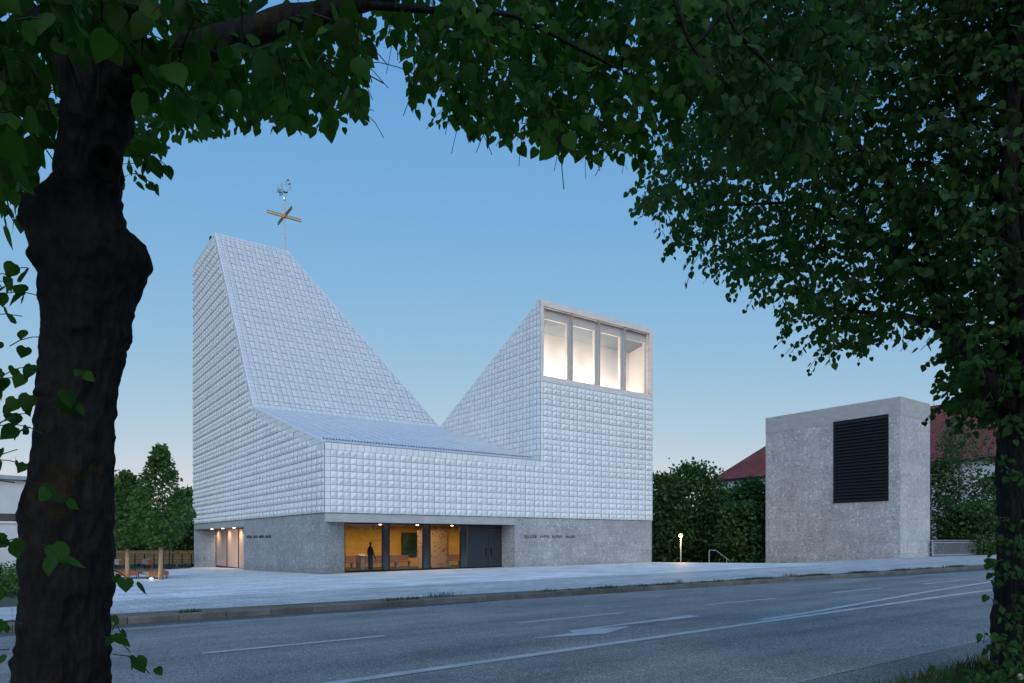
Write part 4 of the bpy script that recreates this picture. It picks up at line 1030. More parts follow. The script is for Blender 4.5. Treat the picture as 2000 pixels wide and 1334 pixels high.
ch.box(ca[0] - .9, ca[1] - .7, ca[2] - 3.5, ca[0] + .9, ca[1] + .7, ca[2] + .7).box(ca[0] - 1.05, ca[1] - .85, ca[2] + .7, ca[0] + 1.05, ca[1] + .85, ca[2] + .95).build('chimney', 'concrete', hB)
an = MB(); az = CAM[2] + (HOR - 742) / FPX * (t + 6)
ax, ay = float(ca[0]) + .25, float(ca[1])
an.tube([(ax, ay, ca[2] + .9), (ax, ay, az - .3)], .05, 6).tube([(ax + .25, ay - .3, az - 1.6), (ax + .25, ay - .3, az + .3)], .06, 6).bar((ax, ay, az - .6), (ax + .25, ay - .3, az - .6), .05).bar((ax - .4, ay, az - .55), (ax + .1, ay, az - .5), .08).bar((ax - .9, ay, ca[2] + 2.2), (ax, ay, ca[2] + 1.6), .05)
an.build('antenna_mast', 'galv', hB)
# white building beyond the left trunk
pw0, pw1 = at(-420, 1015, 44), at(190, 1015, 58)
lw = thing('house', (pw0[0], pw0[1], -1), 'white flat roofed building at the far left behind the dark trunk', 'building')
def slab(z0, z1, m_, nm, dep=6., off=0.):
    a = pw0[:2]; b = pw1[:2]; d = b - a; d = d / np.linalg.norm(d); n_ = np.array([-d[1], d[0]])
    a = a + n_ * off; b = b + n_ * off
    pts = [(a[0], a[1], z0), (b[0], b[1], z0), (b[0] + n_[0] * dep, b[1] + n_[1] * dep, z0), (a[0] + n_[0] * dep, a[1] + n_[1] * dep, z0)]
    return MB().prism(pts, (0, 0, z1 - z0)).build(nm, m_, lw)
zl = pw0[2]
slab(-2, zl - .003, 'cream', 'lower_wall'); slab(zl, zl + .15, 'white_room', 'ledge', 6.2, -.1); slab(zl + .152, zl + .75, 'wglass', 'window_band', 5.6, .2)
slab(zl + .755, zl + 3.4, 'cream', 'upper_wall', 6., .05); slab(zl + 3.405, zl + 3.7, 'galv', 'roof', 6.6, -.35)

# ------------------------------------------------------------------ trees further off
def far_tree(name, label, base, h, rx, z_lo, n, lsize, lm_, trunk_r=.16, group=None, shape='round', trunk_m='bark_far', wrap=None, seed=0, clump=14, airy=.0, cs=1.):
    """trunk with limbs; crown = leaf clumps on a noisy crown volume between z_lo and h above the base"""
    g = np.random.default_rng(seed + 11); rnd = random.Random(seed)
    bx, by, bz = [float(k) for k in base]
    r = thing(name, (bx, by, bz), label, 'tree', group)
    ht = z_lo + (h - z_lo) * .8; lean = g.normal(0, .02, 2)
    tr = MB(); pts = [(bx + lean[0] * z + .03 * math.sin(z * 1.3 + seed), by + lean[1] * z, bz - .3 + z) for z in np.linspace(0, ht, 9)]
    tr.tube(pts, [trunk_r * (1.25 - 1.1 * i / 8) if i else trunk_r * 1.5 for i in range(9)], 9)
    cz, rz = (z_lo + h) / 2, (h - z_lo) / 2
    def rad(t): # crown radius factor over relative height t in 0..1
        if shape == 'cone': return (math.sin(math.pi * min(1, t * 2.2) / 2) ** .7) * (1 - t) ** .9 * 1.45
        if shape == 'column': return math.sin(math.pi * (t * .92 + .06)) ** .5
        return math.sqrt(max(0, 1 - (2 * t - 1) ** 2)) * (1.06 - .25 * t)
    tips = []
    nl = int(6 + h * 1.2)
    for i in range(nl):
        t = (i + .5) / nl * .9; a = i * 2.4 + seed; z0 = z_lo * .85 + (ht - z_lo * .85) * t * .95
        R_ = rx * rad(min(.98, t + .05)) * g.uniform(.7, .95)
        p0 = np.array([bx + lean[0] * z0, by + lean[1] * z0, bz - .3 + z0]); d = np.array([math.cos(a), math.sin(a), g.uniform(.35, .8)])
        p1 = p0 + d * R_ * .5; p2 = p0 + np.array([d[0], d[1], d[2] * .8]) * R_
        tr.tube([p0, p1, p2], [trunk_r * .38 * (1 - t * .6), trunk_r * .22 * (1 - t * .5), .012], 5, False)
    tr.build('trunk', trunk_m, r, True)
    nc = max(8, n // clump); Ps = []; k = 0
    while len(Ps) < nc and k < nc * 30:
        k += 1
        t = g.uniform(0, 1) ** .9; a = g.uniform(0, 2 * math.pi); q = g.uniform(.25, 1.) ** .55
        z = z_lo + (h - z_lo) * t
        lob = 1 + .32 * noise.noise((math.cos(a) * 1.7 + seed * 3.1, math.sin(a) * 1.7, t * 3.5 + seed))
        R_ = rx * rad(t) * q * lob
        p = np.array([bx + R_ * math.cos(a), by + R_ * math.sin(a), bz + z])
        if noise.noise(Vector(p) * (1.1 / max(.5, rx * .45)) + Vector((seed, 0, 0))) < -.22 + airy: continue
        Ps.append(p)
    Ps = np.array(Ps); cr = (rx * .17 + .12) * cs
    P = (Ps[:, None, :] + g.normal(0, 1, (len(Ps), clump, 3)) * np.array([cr, cr, cr * .55])).reshape(-1, 3)
    out = P - np.array([bx, by, bz + cz]); ax = out / (np.linalg.norm(out, axis=1, keepdims=True) + .01) * .6 + np.array([0, 0, -.35]) + g.normal(0, .5, P.shape)
    nm = g.normal(0, 1, P.shape) + np.array([0, 0, .8])
    leaves('crown', P, ax, nm, lsize * g.uniform(.6, 1.25, len(P)), 'simple', lm_, r)
    if wrap:
        MB().tube([pts_at for pts_at in [(bx, by, bz - .02), (bx + .01, by, bz + wrap * .5), (bx + lean[0] * wrap, by, bz + wrap)]], [trunk_r * 1.75, trunk_r * 1.55, trunk_r * 1.45], 12).build('straw_wrap', 'straw', r, True)
    return r
def gnd(px, d, z): p = at(px, HOR, d); return (p[0], p[1], z)
# two young plaza trees
far_tree('young_tree', 'slender young tree with straw wrapped trunk beside the right timber bench', (-8.5, 1.6, slope(-8.5, 1.6)), 7.1, 1.6, 1.9, 3600, .17, 'leaf_young', .075, 'young trees on the plaza', 'cone', wrap=1.75, seed=3, clump=7, cs=.42)
far_tree('young_tree', 'slender young tree with straw wrapped trunk close to the dark foreground trunk', (-9.75, 4.3, slope(-9.7, 4.3)), 6.1, 1.5, 1.9, 2600, .17, 'leaf_young', .075, 'young trees on the plaza', 'cone', wrap=1.7, seed=8, clump=7, cs=.42)
# row behind the fences on the left
for i, (px, d, top, rx, lab) in enumerate([(362, 84, 962, 2.0, 'bushy green tree behind the fence touching the church left edge'), (305, 92, 1010, 2.6, 'tall green tree behind the fence straight behind the young tree'),
                                      (246, 86, 935, 2.9, 'bushy green tree behind the fence just right of the dark trunk'), (185, 84, 930, 3.3, 'green tree hidden mostly by the dark foreground trunk')]):
    zt = 2 + (HOR - top) / FPX * d; zb = -.6
    far_tree('deciduous_tree', lab, gnd(px, d, zb), zt - zb, rx, 1.9, 5200, .36, 'leaf_bg', .16, 'trees behind the wooden fence', 'round', seed=20 + i)
for i, (px, d, top) in enumerate([(375, 78, 1008), (330, 80, 1000), (272, 80, 1005), (226, 80, 1000)]):
    zt = 2 + (HOR - top) / FPX * d
    far_tree('shrub', ['dark green hedge shrub beside the church left edge', 'dark green hedge shrub behind the floodlight', 'dark green hedge shrub between the two young trees', 'dark green hedge shrub beside the dark foreground trunk'][i],
             gnd(px, d, -.6), zt + .6, 2.6, .8, 3000, .32, 'leaf_bg', .1, 'shrubs above the wooden fence', 'round', seed=40 + i)
# dark group between church and bell tower
for i, (px, d, top, rx, lo, lab) in enumerate([(1292, 78, 932, 3.2, 1.6, 'dark tree touching the right edge of the church'), (1352, 80, 914, 3.9, 2.2, 'tallest dark tree between church and bell tower behind the lamp'),
                                       (1418, 84, 958, 3.2, 1.6, 'dark tree in front of the red roof gable'), (1474, 74, 942, 3.2, 1.2, 'dark tree touching the left edge of the bell tower'),
                                       (1448, 70, 985, 2.3, .9, 'lower dark tree behind the stair handrail'), (1335, 88, 1000, 3., .9, 'low dark tree far behind the lamp'), (1392, 90, 985, 3.4, .9, 'low dark tree at the back below the red roof')]):
    zt = 2 + (HOR - top) / FPX * d; zb = -1.8
    far_tree('deciduous_tree', lab, gnd(px, d, zb), zt - zb, rx, lo, 6500 if i < 4 else 4200, .34, 'leaf_bg', .17, 'dark trees between church and bell tower', 'round', seed=60 + i, airy=.10)
# feathery trees in front of the right house
for i, (px, d, top, rx, lo, m_, lab) in enumerate([(1876, 68, 822, 2.9, 2.8, 'leaf_fine', 'tall feathery green tree in front of the lit house windows'), (1832, 70, 905, 2.6, .6, 'leaf_bg', 'bushy tree right behind the bell tower'),
                                           (1900, 66, 985, 2.8, .5, 'leaf_bg', 'low bushy tree behind the galvanised railing'), (1948, 68, 930, 2.4, .6, 'leaf_bg', 'bushy tree partly behind the ivy trunk')]):
    zt = 2 + (HOR - top) / FPX * d; zb = -1.7
    far_tree('deciduous_tree', lab, gnd(px, d, zb), zt - zb, rx, lo, 3900 if i == 0 else 3800, .24 if i == 0 else .28, m_, .13, 'trees in front of the white house', 'round', seed=80 + i, airy=.06 if i else .05)
# bushes at the far left
for i, (px, d, top, lab) in enumerate([(10, 25, 1112, 'small green bush below the white building at the far left'), (52, 27, 1118, 'small green bush at the far left edge of the dark trunk')]):
    p = at(px, HOR, d); z = slope(p[0], p[1]); zt = 2 + (HOR - top) / FPX * d
    far_tree('shrub', lab, (p[0], p[1], z), max(.8, zt - z), 1.2, .12, 1600, .09, 'leaf_young', .04, 'bushes by the white building', 'round', seed=100 + i)
# a wood on the horizon behind everything
hz = MB()
g = np.random.default_rng(5); P = []
for k in range(38000):
    a = g.uniform(-180, 180); d = g.uniform(150, 190); top = 6 + 4.5 * noise.noise((a * .11, 1, 2)) + 2 * noise.noise((a * .5, 5, 2))
    ar_ = R(36.2 + a); d *= 1. if abs(a) < 75 else .8; P.append((CAM[0] + math.sin(ar_) * d, CAM[1] + math.cos(ar_) * d, -2 + (top + 2) * g.uniform(0, 1) ** .8))
P = np.array(P); ax = g.normal(0, 1, P.shape); nm = g.normal(0, 1, P.shape)
tag(leaves('far_wood', P, ax, nm, g.uniform(.8, 1.6, len(P)), 'simple', 'leaf_bg', None), 'low dark wood along the horizon behind the houses', 'wood', kind='stuff')

# ------------------------------------------------------------------ the two linden trees that frame the view
def trunk_mesh(rows, d0, name, parent, nseg=56, amp=.014, seed=0, flat=1.):
    """rows: (pixel row, left, right) outline of the trunk as measured at depth d0; rings are true circles in space"""
    ys = [r_[0] for r_ in rows]; zz = np.arange(ys[0], ys[-1], 5.5 if d0 < 5 else 6.)
    V = []; F = []; n = nseg
    for i, py in enumerate(zz):
        sh = 5 if d0 > 5 else 0
        l = float(np.interp(py, ys, [q[1] for q in rows])); r_ = float(np.interp(py, ys, [q[2] for q in rows]))
        c = at((l + r_) / 2 - sh, py, d0); rad = (r_ - l) / 2 * d0 / FPX / math.sqrt(1 + (((l + r_) / 2 - 1000) / FPX) ** 2)
        for k in range(n):
            a = 2 * math.pi * k / n; dv = Vector((math.cos(a), math.sin(a), 0))
            p = Vector(c) + dv * rad * 1.0
            q = Vector((p.x * 9, p.y * 9, p.z * 2.6))
            rough = noise.fractal(q + Vector((seed, 0, 0)), 1., 2., 4) * amp * 1.3 + noise.noise(Vector((p.x * 38, p.y * 38, p.z * 14))) * amp * .55 + max(0, noise.noise(p * 14 + Vector((3, seed, 1)))) ** 2 * amp * 2.2
            V.append(p + dv * rough)
    m_ = len(zz)
    for i in range(m_ - 1):
        for k in range(n):
            a = i * n + k; b = i * n + (k + 1) % n; F.append((a, a + n, b + n, b))
    return npmesh(name, np.array([tuple(v) for v in V]), np.array(F), 'bark', parent, True)
def limb(b, pts, r0, r1, n=9, sub=6):
    P = [at(*p) for p in pts]; Q = []
    for i in range(len(P) - 1):
        p0, p1, p2, p3 = P[max(0, i - 1)], P[i], P[i + 1], P[min(len(P) - 1, i + 2)]
        for k in range(sub):
            t = k / sub; Q.append(.5 * (2 * p1 + (p2 - p0) * t + (2 * p0 - 5 * p1 + 4 * p2 - p3) * t * t + (3 * p1 - p0 - 3 * p2 + p3) * t ** 3))
    Q.append(P[-1]); Q = [q + rng.normal(0, r0 * .05, 3) for q in Q]
    b.tube(Q, list(np.linspace(r0, r1, len(Q))), n)
# left tree
rowsL = [(-420, 175, 275), (-150, 150, 282), (0, 130, 288), (60, 118, 285), (120, 118, 292), (150, 119, 283), (200, 118, 268), (280, 116, 246), (340, 112, 243), (375, 104, 244), (392, 72, 245), (400, 64, 246), (420, 48, 252), (440, 42, 260),
         (455, 44, 272), (470, 52, 288), (490, 60, 296), (510, 64, 298), (525, 68, 292), (545, 76, 280), (580, 79, 270), (620, 81, 262), (650, 82, 257), (655, 80, 260), (675, 77, 250), (700, 80, 246), (800, 72, 230), (860, 62, 227), (900, 58, 227),
         (930, 56, 224), (1000, 38, 221), (1060, 42, 221), (1110, 38, 217), (1145, 40, 224), (1165, 42, 220), (1200, 36, 216), (1280, 28, 215), (1334, 22, 214), (1480, 0, 228), (1640, -40, 262)]
dL = 3.3
base = at(120, 1640, dL)
LT = thing('linden_tree', (base[0], base[1], base[2]), 'near dark linden tree with knobbly trunk at the left edge', 'tree', 'linden trees framing the view')
trunk_mesh(rowsL, dL, 'trunk', LT, 72, .017, 1)
br = MB()
limb(br, [(215, 190, 3.3), (290, 130, 3.15), (400, 90, 3.1), (560, 40, 3.3), (700, 8, 3.6), (900, -60, 4.2), (1200, -160, 5.)], .085, .03)
br.build('limb', 'bark', LT, True)
br = MB(); limb(br, [(150, 160, 3.35), (90, 60, 3.5), (0, -40, 3.7), (-200, -200, 4.)], .06, .02); br.build('limb', 'bark', LT, True)
br = MB(); limb(br, [(700, 8, 3.6), (840, 20, 3.8), (1000, 30, 4.2), (1120, 90, 4.4), (1240, 150, 4.6)], .022, .008, 6); br.build('limb', 'bark', LT, True)
# knot where a branch was cut
kn = MB(); kc = at(205, 318, dL - .185)
kd = ray(205, 318); kd = -kd / np.linalg.norm(kd); s1 = np.cross(kd, [0, 0, 1.]); s1 /= np.linalg.norm(s1); s2 = np.cross(s1, kd)
for rr, hh in ((1., 0), (.96, .03), (.8, .036), (.6, .026), (.25, .018)):
    for k in range(18):
        a = 2 * math.pi * k / 18; kn.v.append(tuple(kc + s1 * math.cos(a) * .068 * rr + s2 * math.sin(a) * .085 * rr + kd * (hh - .015)))
for i in range(4):
    for k in range(18): a = i * 18 + k; b = i * 18 + (k + 1) % 18; kn.f.append((a, a + 18, b + 18, b))
kn.f.append(tuple(72 + k for k in range(18))); kn.build('branch_scar', 'bark', LT, True)

def canopy(poly, n_spray, dfun, inset_up, n_leaf, length, size, droop, thin, seed):
    xs = [p[0] for p in poly]; ys = [p[1] for p in poly]; A = []; O = []
    g = np.random.default_rng(seed); tries = 0
    while len(A) < n_spray and tries < n_spray * 60:
        tries += 1
        x = g.uniform(min(xs), max(xs)); y = g.uniform(min(ys), max(ys))
        d = dfun(x, y, g)
        drop = length * FPX / d * inset_up
        if not inpoly((x, y + drop), poly) or not inpoly((x, y + drop * .4), poly): continue
        p = at(x, y, d)
        if noise.noise(Vector(p) * 1.6 + Vector((seed, 0, 0))) < thin(x, y): continue
        a = g.uniform(0, 2 * math.pi); A.append(p); O.append((math.cos(a), math.sin(a), g.uniform(-.3, .25)))
    return A, O
polyL = [(-700, 430), (0, 470), (45, 440), (95, 380), (118, 300), (240, 395), (285, 375), (300, 330), (345, 290), (430, 285), (455, 262), (520, 268), (610, 285), (655, 290), (690, 275), (725, 300), (768, 300), (752, 245), (728, 205), (712, 140), (705, 95),
         (735, 80), (770, 60), (795, 115), (805, 205), (825, 215), (838, 255), (880, 282), (930, 285), (955, 262), (998, 262), (1010, 312), (1060, 322), (1100, 312), (1150, 342), (1255, 352), (1268, 325), (1300, 300), (1330, 250), (1345, 120), (1420, 60), (1500, 0), (2000, -200), (1900, -700), (-700, -700)]
def dL_fun(x, y, g):
    c = float(np.interp(x, [-200, 200, 500, 720, 900, 1300], [3.1, 2.9, 3.4, 3.4, 4.2, 4.9]))
    c *= 1 + .45 * min(1, max(0, (y - 110) / 140.)) * (1 if x < 720 and x > 100 else 0)
    return c * g.uniform(.8, 1.5) if y > -60 else c * g.uniform(.9, 1.9)
thinL = lambda x, y: -.9 if y < 150 else -.32
A1, O1 = canopy(polyL, 2100, dL_fun, .8, 8, .34, .085, .9, thinL, 21)
A2, O2 = canopy([(245, 395), (300, 330), (345, 290), (470, 285), (620, 290), (700, 270), (700, 100), (520, 60), (260, 150)], 170, lambda x, y, g: g.uniform(4.5, 7.5), .5, 8, .4, .08, .8, lambda x, y: -.3, 22)
A3, O3 = canopy([(820, 215), (880, 285), (990, 290), (1060, 320), (1260, 350), (1330, 220), (1330, -50), (740, -50), (760, 60), (800, 120)], 330, lambda x, y, g: g.uniform(4.4, 7.), .6, 8, .36, .085, .9, lambda x, y: -.35 if y > 150 else -.6, 23)
A7, O7 = [], []
for k in range(1500):   # the crown goes on overhead and behind the viewpoint, along the street
    q = CAM + np.array([UD[0], VD[0], 0]) * rng.uniform(-7, 7) + np.array([UD[1], VD[1], 0]) * rng.uniform(-7, 1.6) + np.array([0, 0, rng.uniform(1.6, 6.5)])
    if np.linalg.norm(q - CAM) < 1.7: continue
    a = rng.uniform(0, 6.3); A7.append(q); O7.append((math.cos(a), math.sin(a), 0))
tw, P, Ax, Nm, S = sprays(A1 + A2 + A3 + A7, O1 + O2 + O3 + O7, 8, .36, .088, .9, .3, .55)
dd = np.linalg.norm(P - CAM, axis=1); S = S * np.where(dd < 4.0, 1.25, 1.08)
S[dd < 1.9] *= .02
# keep the bark clear in front of the stem, as the lowest twigs there have been pruned
rel = P - CAM; Xc = rel[:, 0] * UD[0] + rel[:, 1] * VD[0]; Yc = rel[:, 0] * UD[1] + rel[:, 1] * VD[1]
bare = (Yc > .3) & (Yc < 3.6) & (np.abs(1000 + FPX * Xc / Yc - 182) < 92) & (np.abs(HOR - FPX * rel[:, 2] / Yc - 260) < 170)
# natural openings in the hanging twigs: a notch between the two limbs and a lower hem that stays above the cross
px_ = 1000 + FPX * Xc / Yc; py_ = HOR - FPX * rel[:, 2] / Yc; hem = np.interp(px_, [255, 300, 345, 430, 520, 700, 745, 780, 800, 830, 1000, 1270], [400, 320, 285, 275, 260, 265, 290, 120, 205, 250, 300, 345])
bare |= (Yc > .3) & (px_ > 255) & (px_ < 1270) & (py_ > hem - 12) & (py_ < 700)
bare |= (Yc > .3) & (px_ > 712) & (px_ < 792) & (py_ > 80 + .35 * np.abs(px_ - 748)) & (py_ < 700)
P, Ax, Nm, S = P[~bare], Ax[~bare], Nm[~bare], S[~bare]
leaves('crown', P, Ax, Nm, S, 'heart', 'leaf_near', LT)
tb = MB()
for t_ in tw:
    e_ = t_[-1] - CAM; yc = e_[0] * UD[1] + e_[1] * VD[1]; xx = 1000 + FPX * (e_[0] * UD[0] + e_[1] * VD[0]) / yc; yy = HOR - FPX * e_[2] / yc
    if yc > .3 and 255 < xx < 800 and 270 < yy < 700: continue
    tb.tube(t_[::2] if len(t_) > 4 else t_, [.0032] * len(t_[::2] if len(t_) > 4 else t_), 3, False)
tb.build('twigs', 'twig', LT)
# shoots on the trunk
SH = []
for (px, py, d, k, sx) in [(40, 545, 3.2, 5, -1), (60, 600, 3.2, 6, -1), (30, 640, 3.2, 5, -1), (70, 680, 3.2, 4, -1), (55, 740, 3.15, 5, -1), (65, 800, 3.1, 6, -1), (40, 830, 3.1, 5, -1), (70, 870, 3.1, 4, -1), (20, 900, 3., 5, -1), (50, 940, 3., 4, -1),
                           (15, 965, 2.6, 4, -1), (60, 960, 2.6, 3, 1), (150, 750, 3.0, 2, 1), (110, 790, 3.0, 3, 1), (30, 1075, 2.7, 5, -1), (80, 1085, 2.7, 3, 1), (15, 1190, 2.8, 6, -1), (30, 1240, 2.8, 5, -1), (5, 1290, 2.8, 6, -1), (235, 1135, 3.2, 2, 1),
                           (215, 1265, 3.05, 4, 1), (235, 1300, 3.0, 3, 1), (225, 1220, 3.2, 1, 1), (20, 380, 3.2, 6, -1), (280, 325, 3.2, 5, 1), (270, 360, 3.2, 5, 1), (15, 560, 3.3, 4, -1), (10, 760, 3.2, 4, -1), (8, 1130, 2.9, 4, -1)]:
    SH.append((at(px - sx * 14, py - 22, d), (sx * .8, -.6 * sx - .2, .25), k))
ts = MB(); PP = []; AA = []; NN = []; SS = []
for a_, o_, k_ in SH:
    tw, P, Ax, Nm, S = sprays([a_], [o_], k_, .16, .075, .8, .25, .6); PP.append(P); AA.append(Ax); NN.append(Nm); SS.append(S)
    for t_ in tw: ts.tube(t_, [.0026] * len(t_), 3, False)
so_ = leaves('trunk_shoots', np.concatenate(PP), np.concatenate(AA), np.concatenate(NN), np.concatenate(SS), 'heart', 'leaf_near', LT)
ts.build('shoot_stems', 'twig', so_)['kind'] = 'stuff'; so_['kind'] = 'stuff'

# right tree
rowsR = [(-500, 1985, 2060), (0, 1968, 2075), (300, 1962, 2085), (560, 1958, 2092), (640, 1962, 2096), (720, 1965, 2098), (760, 1958, 2098), (790, 1951, 2098), (830, 1953, 2096), (900, 1951, 2092), (1000, 1949, 2092), (1100, 1947, 2096), (1180, 1945, 2098), (1200, 1941, 2100), (1250, 1939, 2102), (1300, 1936, 2108), (1330, 1930, 2116), (1400, 1905, 2140)]
dR = 6.9; base = at(2020, 1335, dR)
RT = thing('linden_tree', (base[0], base[1], base[2]), 'linden tree with leafy shoots on its trunk at the right edge', 'tree', 'linden trees framing the view')
trunk_mesh(rowsR, dR, 'trunk', RT, 48, .016, 5)
for pts, r0, r1 in [([(1990, 810, 6.9), (1940, 760, 6.85), (1900, 690, 7.), (1850, 610, 7.4), (1790, 520, 7.9), (1700, 450, 8.6), (1560, 420, 9.4)], .13, .02),
                    ([(1995, 660, 6.9), (1972, 480, 6.7), (1975, 260, 6.7), (1985, 60, 6.8), (1990, -200, 7.)], .10, .05), ([(1968, 420, 6.8), (1925, 330, 7.1), (1880, 250, 7.5), (1860, 90, 7.9), (1850, -80, 8.2)], .06, .03),
                    ([(1880, 660, 7.1), (1780, 620, 7.8), (1690, 610, 8.4), (1600, 600, 9.)], .05, .012), ([(1850, 600, 7.4), (1760, 400, 8.2), (1650, 260, 8.8), (1500, 180, 9.2), (1390, 200, 9.6)], .05, .012),
                    ([(1700, 450, 8.6), (1560, 400, 9.2), (1440, 400, 9.8), (1340, 400, 10.2)], .03, .008), ([(2000, 300, 6.9), (2150, 100, 7.), (2300, -100, 7.2)], .08, .03)]:
    br = MB(); limb(br, pts, r0, r1, 8); br.build('limb', 'bark', RT, True)
for pts in ([(1310, -30, 4.3), (1340, 65, 4.3), (1365, 110, 4.3), (1392, 155, 4.2)], [(1410, -30, 4.6), (1432, 50, 4.6), (1480, 100, 4.6), (1530, 165, 4.6)], [(1445, 70, 4.6), (1500, 125, 4.7), (1515, 122, 4.8)], [(1415, 20, 4.6), (1370, 75, 4.5), (1330, 120, 4.5)]):
    br = MB(); limb(br, pts, .017, .006, 6); br.build('limb', 'bark', LT, True)
polyR = [(1246, 400), (1262, 440), (1300, 480), (1370, 507), (1385, 527), (1440, 552), (1488, 575), (1498, 608), (1560, 642), (1590, 675), (1640, 700), (1692, 694), (1738, 640), (1790, 652), (1850, 676), (1882, 720), (1866, 770), (1842, 806), (1885, 800), (1915, 822), (1960, 830), (2100, 820), (2400, 600), (2400, -500), (1330, -500), (1262, -120), (1290, 60), (1320, 200), (1290, 300), (1258, 350)]
def dR_fun(x, y, g):
    c = float(np.interp(x, [1250, 1600, 1900, 2300], [10., 9.2, 7.8, 7.2])); return c * g.uniform(.82, 1.3)
thinR = lambda x, y: -.36 if y > 450 else -.5
A4, O4 = canopy(polyR, 8600, dR_fun, .35, 8, .42, .07, .7, thinR, 31)
polyR2 = [(1300, 60), (1330, 200), (1450, 330), (1560, 350), (1680, 200), (1700, -60), (1290, -60)]
A5, O5 = canopy(polyR2, 420, lambda x, y, g: g.uniform(4.6, 7.2), .4, 8, .42, .08, .8, lambda x, y: -.4, 32)
A6, O6 = canopy([(1840, 806), (1866, 760), (1886, 715), (1850, 676), (1960, 600), (2060, 640), (2060, 830), (1915, 826), (1885, 802)], 130, lambda x, y, g: g.uniform(6.6, 8.4), .3, 8, .36, .075, .7, lambda x, y: -.5, 33)
tw, P, Ax, Nm, S = sprays(A4 + A5 + A6, O4 + O5 + O6, 8, .42, .092, .75, .3, .6)
leaves('crown', P, Ax, Nm, S, 'heart', 'leaf_right', RT)
tb = MB()
for t_ in tw: tb.tube([t_[0], t_[len(t_) // 2], t_[-1]], [.004] * 3, 3, False)
tb.build('twigs', 'twig', RT)
sel = rng.choice(len(P), 900, replace=False)
leaves('flower_bracts', P[sel] + rng.normal(0, .03, (900, 3)), np.array([0, 0, -1.]) + rng.normal(0, .45, (900, 3)), rng.normal(0, 1, (900, 3)), rng.uniform(.07, .11, 900), 'bract', 'bract', RT)
SH = []
for (px, py, k, n_) in [(1962, 850, 4, 2), (1958, 905, 5, 3), (1975, 940, 5, 3), (1965, 1020, 5, 3), (1985, 1050, 5, 4), (1955, 1060, 4, 3), (1975, 1075, 5, 3), (1940, 1110, 6, 4), (1970, 1120, 6, 4), (1925, 1128, 5, 2), (1955, 1180, 5, 3), (1985, 1205, 5, 4), (1950, 1200, 4, 2),
                        (1940, 1245, 6, 4), (1985, 1240, 6, 4), (1935, 1265, 5, 3), (1960, 1260, 6, 3), (1985, 1300, 6, 5), (1955, 1300, 6, 5), (1925, 1310, 6, 5), (1900, 1320, 5, 4), (1870, 1325, 4, 3), (1850, 1318, 4, 2), (1960, 1325, 6, 6), (1990, 1325, 6, 6), (1940, 1330, 6, 5), (1915, 1335, 6, 5), (1880, 1338, 5, 4)]:
    for j in range(n_):
        SH.append((at(px + rng.uniform(-16, 20), py + rng.uniform(-22, 8), dR - .33 + rng.uniform(-.18, .05)), (rng.uniform(-.9, .1), rng.uniform(-1, -.2), .2), k))
ts = MB(); PP = []; AA = []; NN = []; SS = []
for a_, o_, k_ in SH:
    tw, P, Ax, Nm, S = sprays([a_], [o_], k_, .17, .062, .7, .3, .5); PP.append(P); AA.append(Ax); NN.append(Nm + np.array([0, 0, .5])); SS.append(S)
    for t_ in tw: ts.tube(t_, [.003] * len(t_), 3, False)
so_ = leaves('trunk_shoots', np.concatenate(PP), np.concatenate(AA), np.concatenate(NN), np.concatenate(SS), 'heart', 'leaf_right', RT)
ts.build('shoot_stems', 'twig', so_)['kind'] = 'stuff'; so_['kind'] = 'stuff'

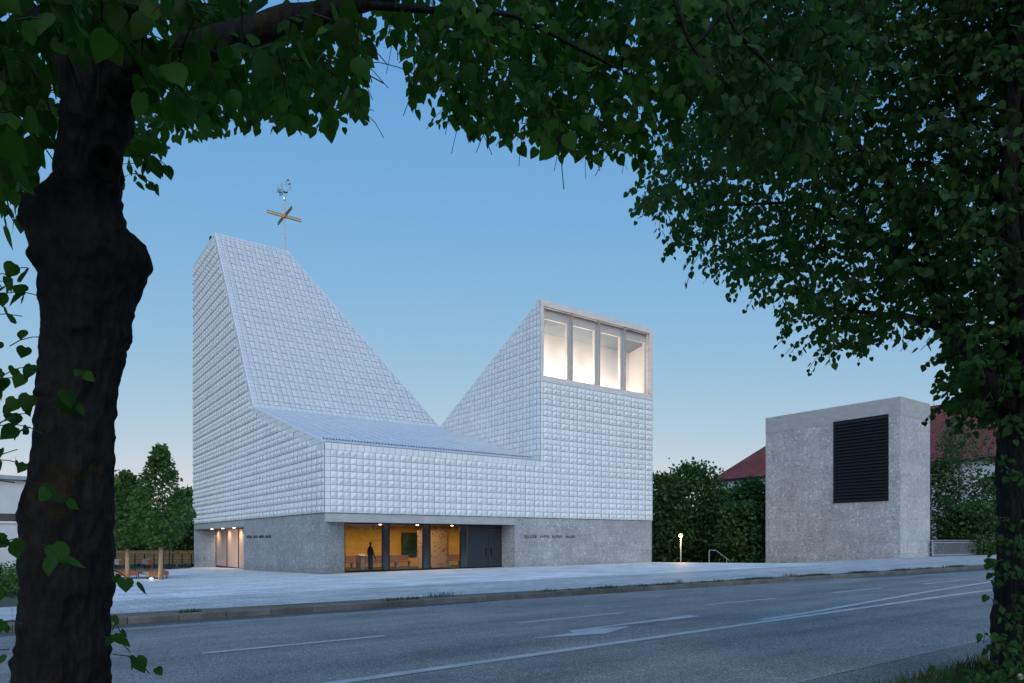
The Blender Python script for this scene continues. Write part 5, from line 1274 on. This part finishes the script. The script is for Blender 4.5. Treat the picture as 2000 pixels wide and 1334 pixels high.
# ------------------------------------------------------------------ grass on the verge and along the kerb
def blades(name, pts, h, label, lean=.5, wd=.006):
    n = len(pts); P = np.array(pts); a = rng.uniform(0, 2 * math.pi, n); hh = h * rng.uniform(.4, 1.3, n); wv = wd * rng.uniform(.6, 1.4, n)
    s1 = np.stack([np.cos(a), np.sin(a), np.zeros(n)], 1) * wv[:, None]; b = rng.uniform(0, 2 * math.pi, n)
    ld = np.stack([np.cos(b), np.sin(b), np.zeros(n)], 1) * (lean * hh * rng.uniform(.1, 1, n))[:, None]
    up = np.array([0, 0, 1.])[None] * hh[:, None]
    V = np.stack([P - s1, P + s1, P + up * .55 + ld * .35 + s1 * .7, P + up * .55 + ld * .35 - s1 * .7, P + up + ld, P + up + ld], 1)
    F = np.array([[0, 1, 2, 3], [3, 2, 4, 5]]); FF = (F[None] + (np.arange(n) * 6)[:, None, None]).reshape(-1, 4)
    V[:, 5] += s1 * .1
    o = npmesh(name, V, FF, 'grass'); return tag(o, label, 'grass', kind='stuff')
pts = []
while len(pts) < 7000:
    x = rng.uniform(-11.5, 6); y = -36.15 - abs(rng.normal(0, .55))
    if noise.noise((x * .9, y * .9, 0)) < -.25: continue
    pts.append((x, y, slope(x, y) - .085))
blades('grass', pts, .17, 'unmown grass on the verge at the foot of the right linden', .7)
pts = []
while len(pts) < 5200:
    x = rng.uniform(-12, 26); f = noise.noise((x * .55, 7, 0)) + .5 * noise.noise((x * 2.1, 2, 0)) + (.12 if x > -3.5 else -.32)
    if f < .05 + rng.uniform(0, .3): continue
    y = kerb_y(x) + .17 + abs(rng.normal(0, .22)); pts.append((x, y, slope(x, y) - .01))
blades('grass', pts, .10, 'grass tufts growing in the dry strip behind the kerb', .8)
pts = []
for cx_, cy_, k in ((-5.2, -22.2, 60), (-4.9, -22.3, 70), (4.2, -23.1, 60), (11., -23.2, 70)):
    for j in range(k): pts.append((cx_ + rng.normal(0, .22), cy_ + rng.normal(0, .1), slope(cx_, cy_) - .01))
blades('grass', pts, .16, 'taller weeds standing out of the dry strip behind the kerb', .6)
dp = at(1993, 1322, 6.1)
dn = thing('dandelion', (dp[0], dp[1], dp[2] - .3), 'white dandelion clock in the leaves at the bottom right corner', 'dandelion')
MB().tube([(dp[0] + .02, dp[1], dp[2] - .32), (dp[0] + .01, dp[1], dp[2] - .15), (dp[0], dp[1], dp[2])], .003, 5).build('stem', 'grass', dn)
fl2 = MB()
for k in range(260):
    v = rng.normal(0, 1, 3); v /= np.linalg.norm(v); s_ = np.cross(v, [.3, .5, .8]); s_ /= np.linalg.norm(s_) + 1e-6
    c_ = np.array(dp); fl2.add([c_, c_ + v * .024 + s_ * .004, c_ + v * .027 - s_ * .004], [(0, 1, 2)])
fl2.build('seed_head', 'fluff', dn)
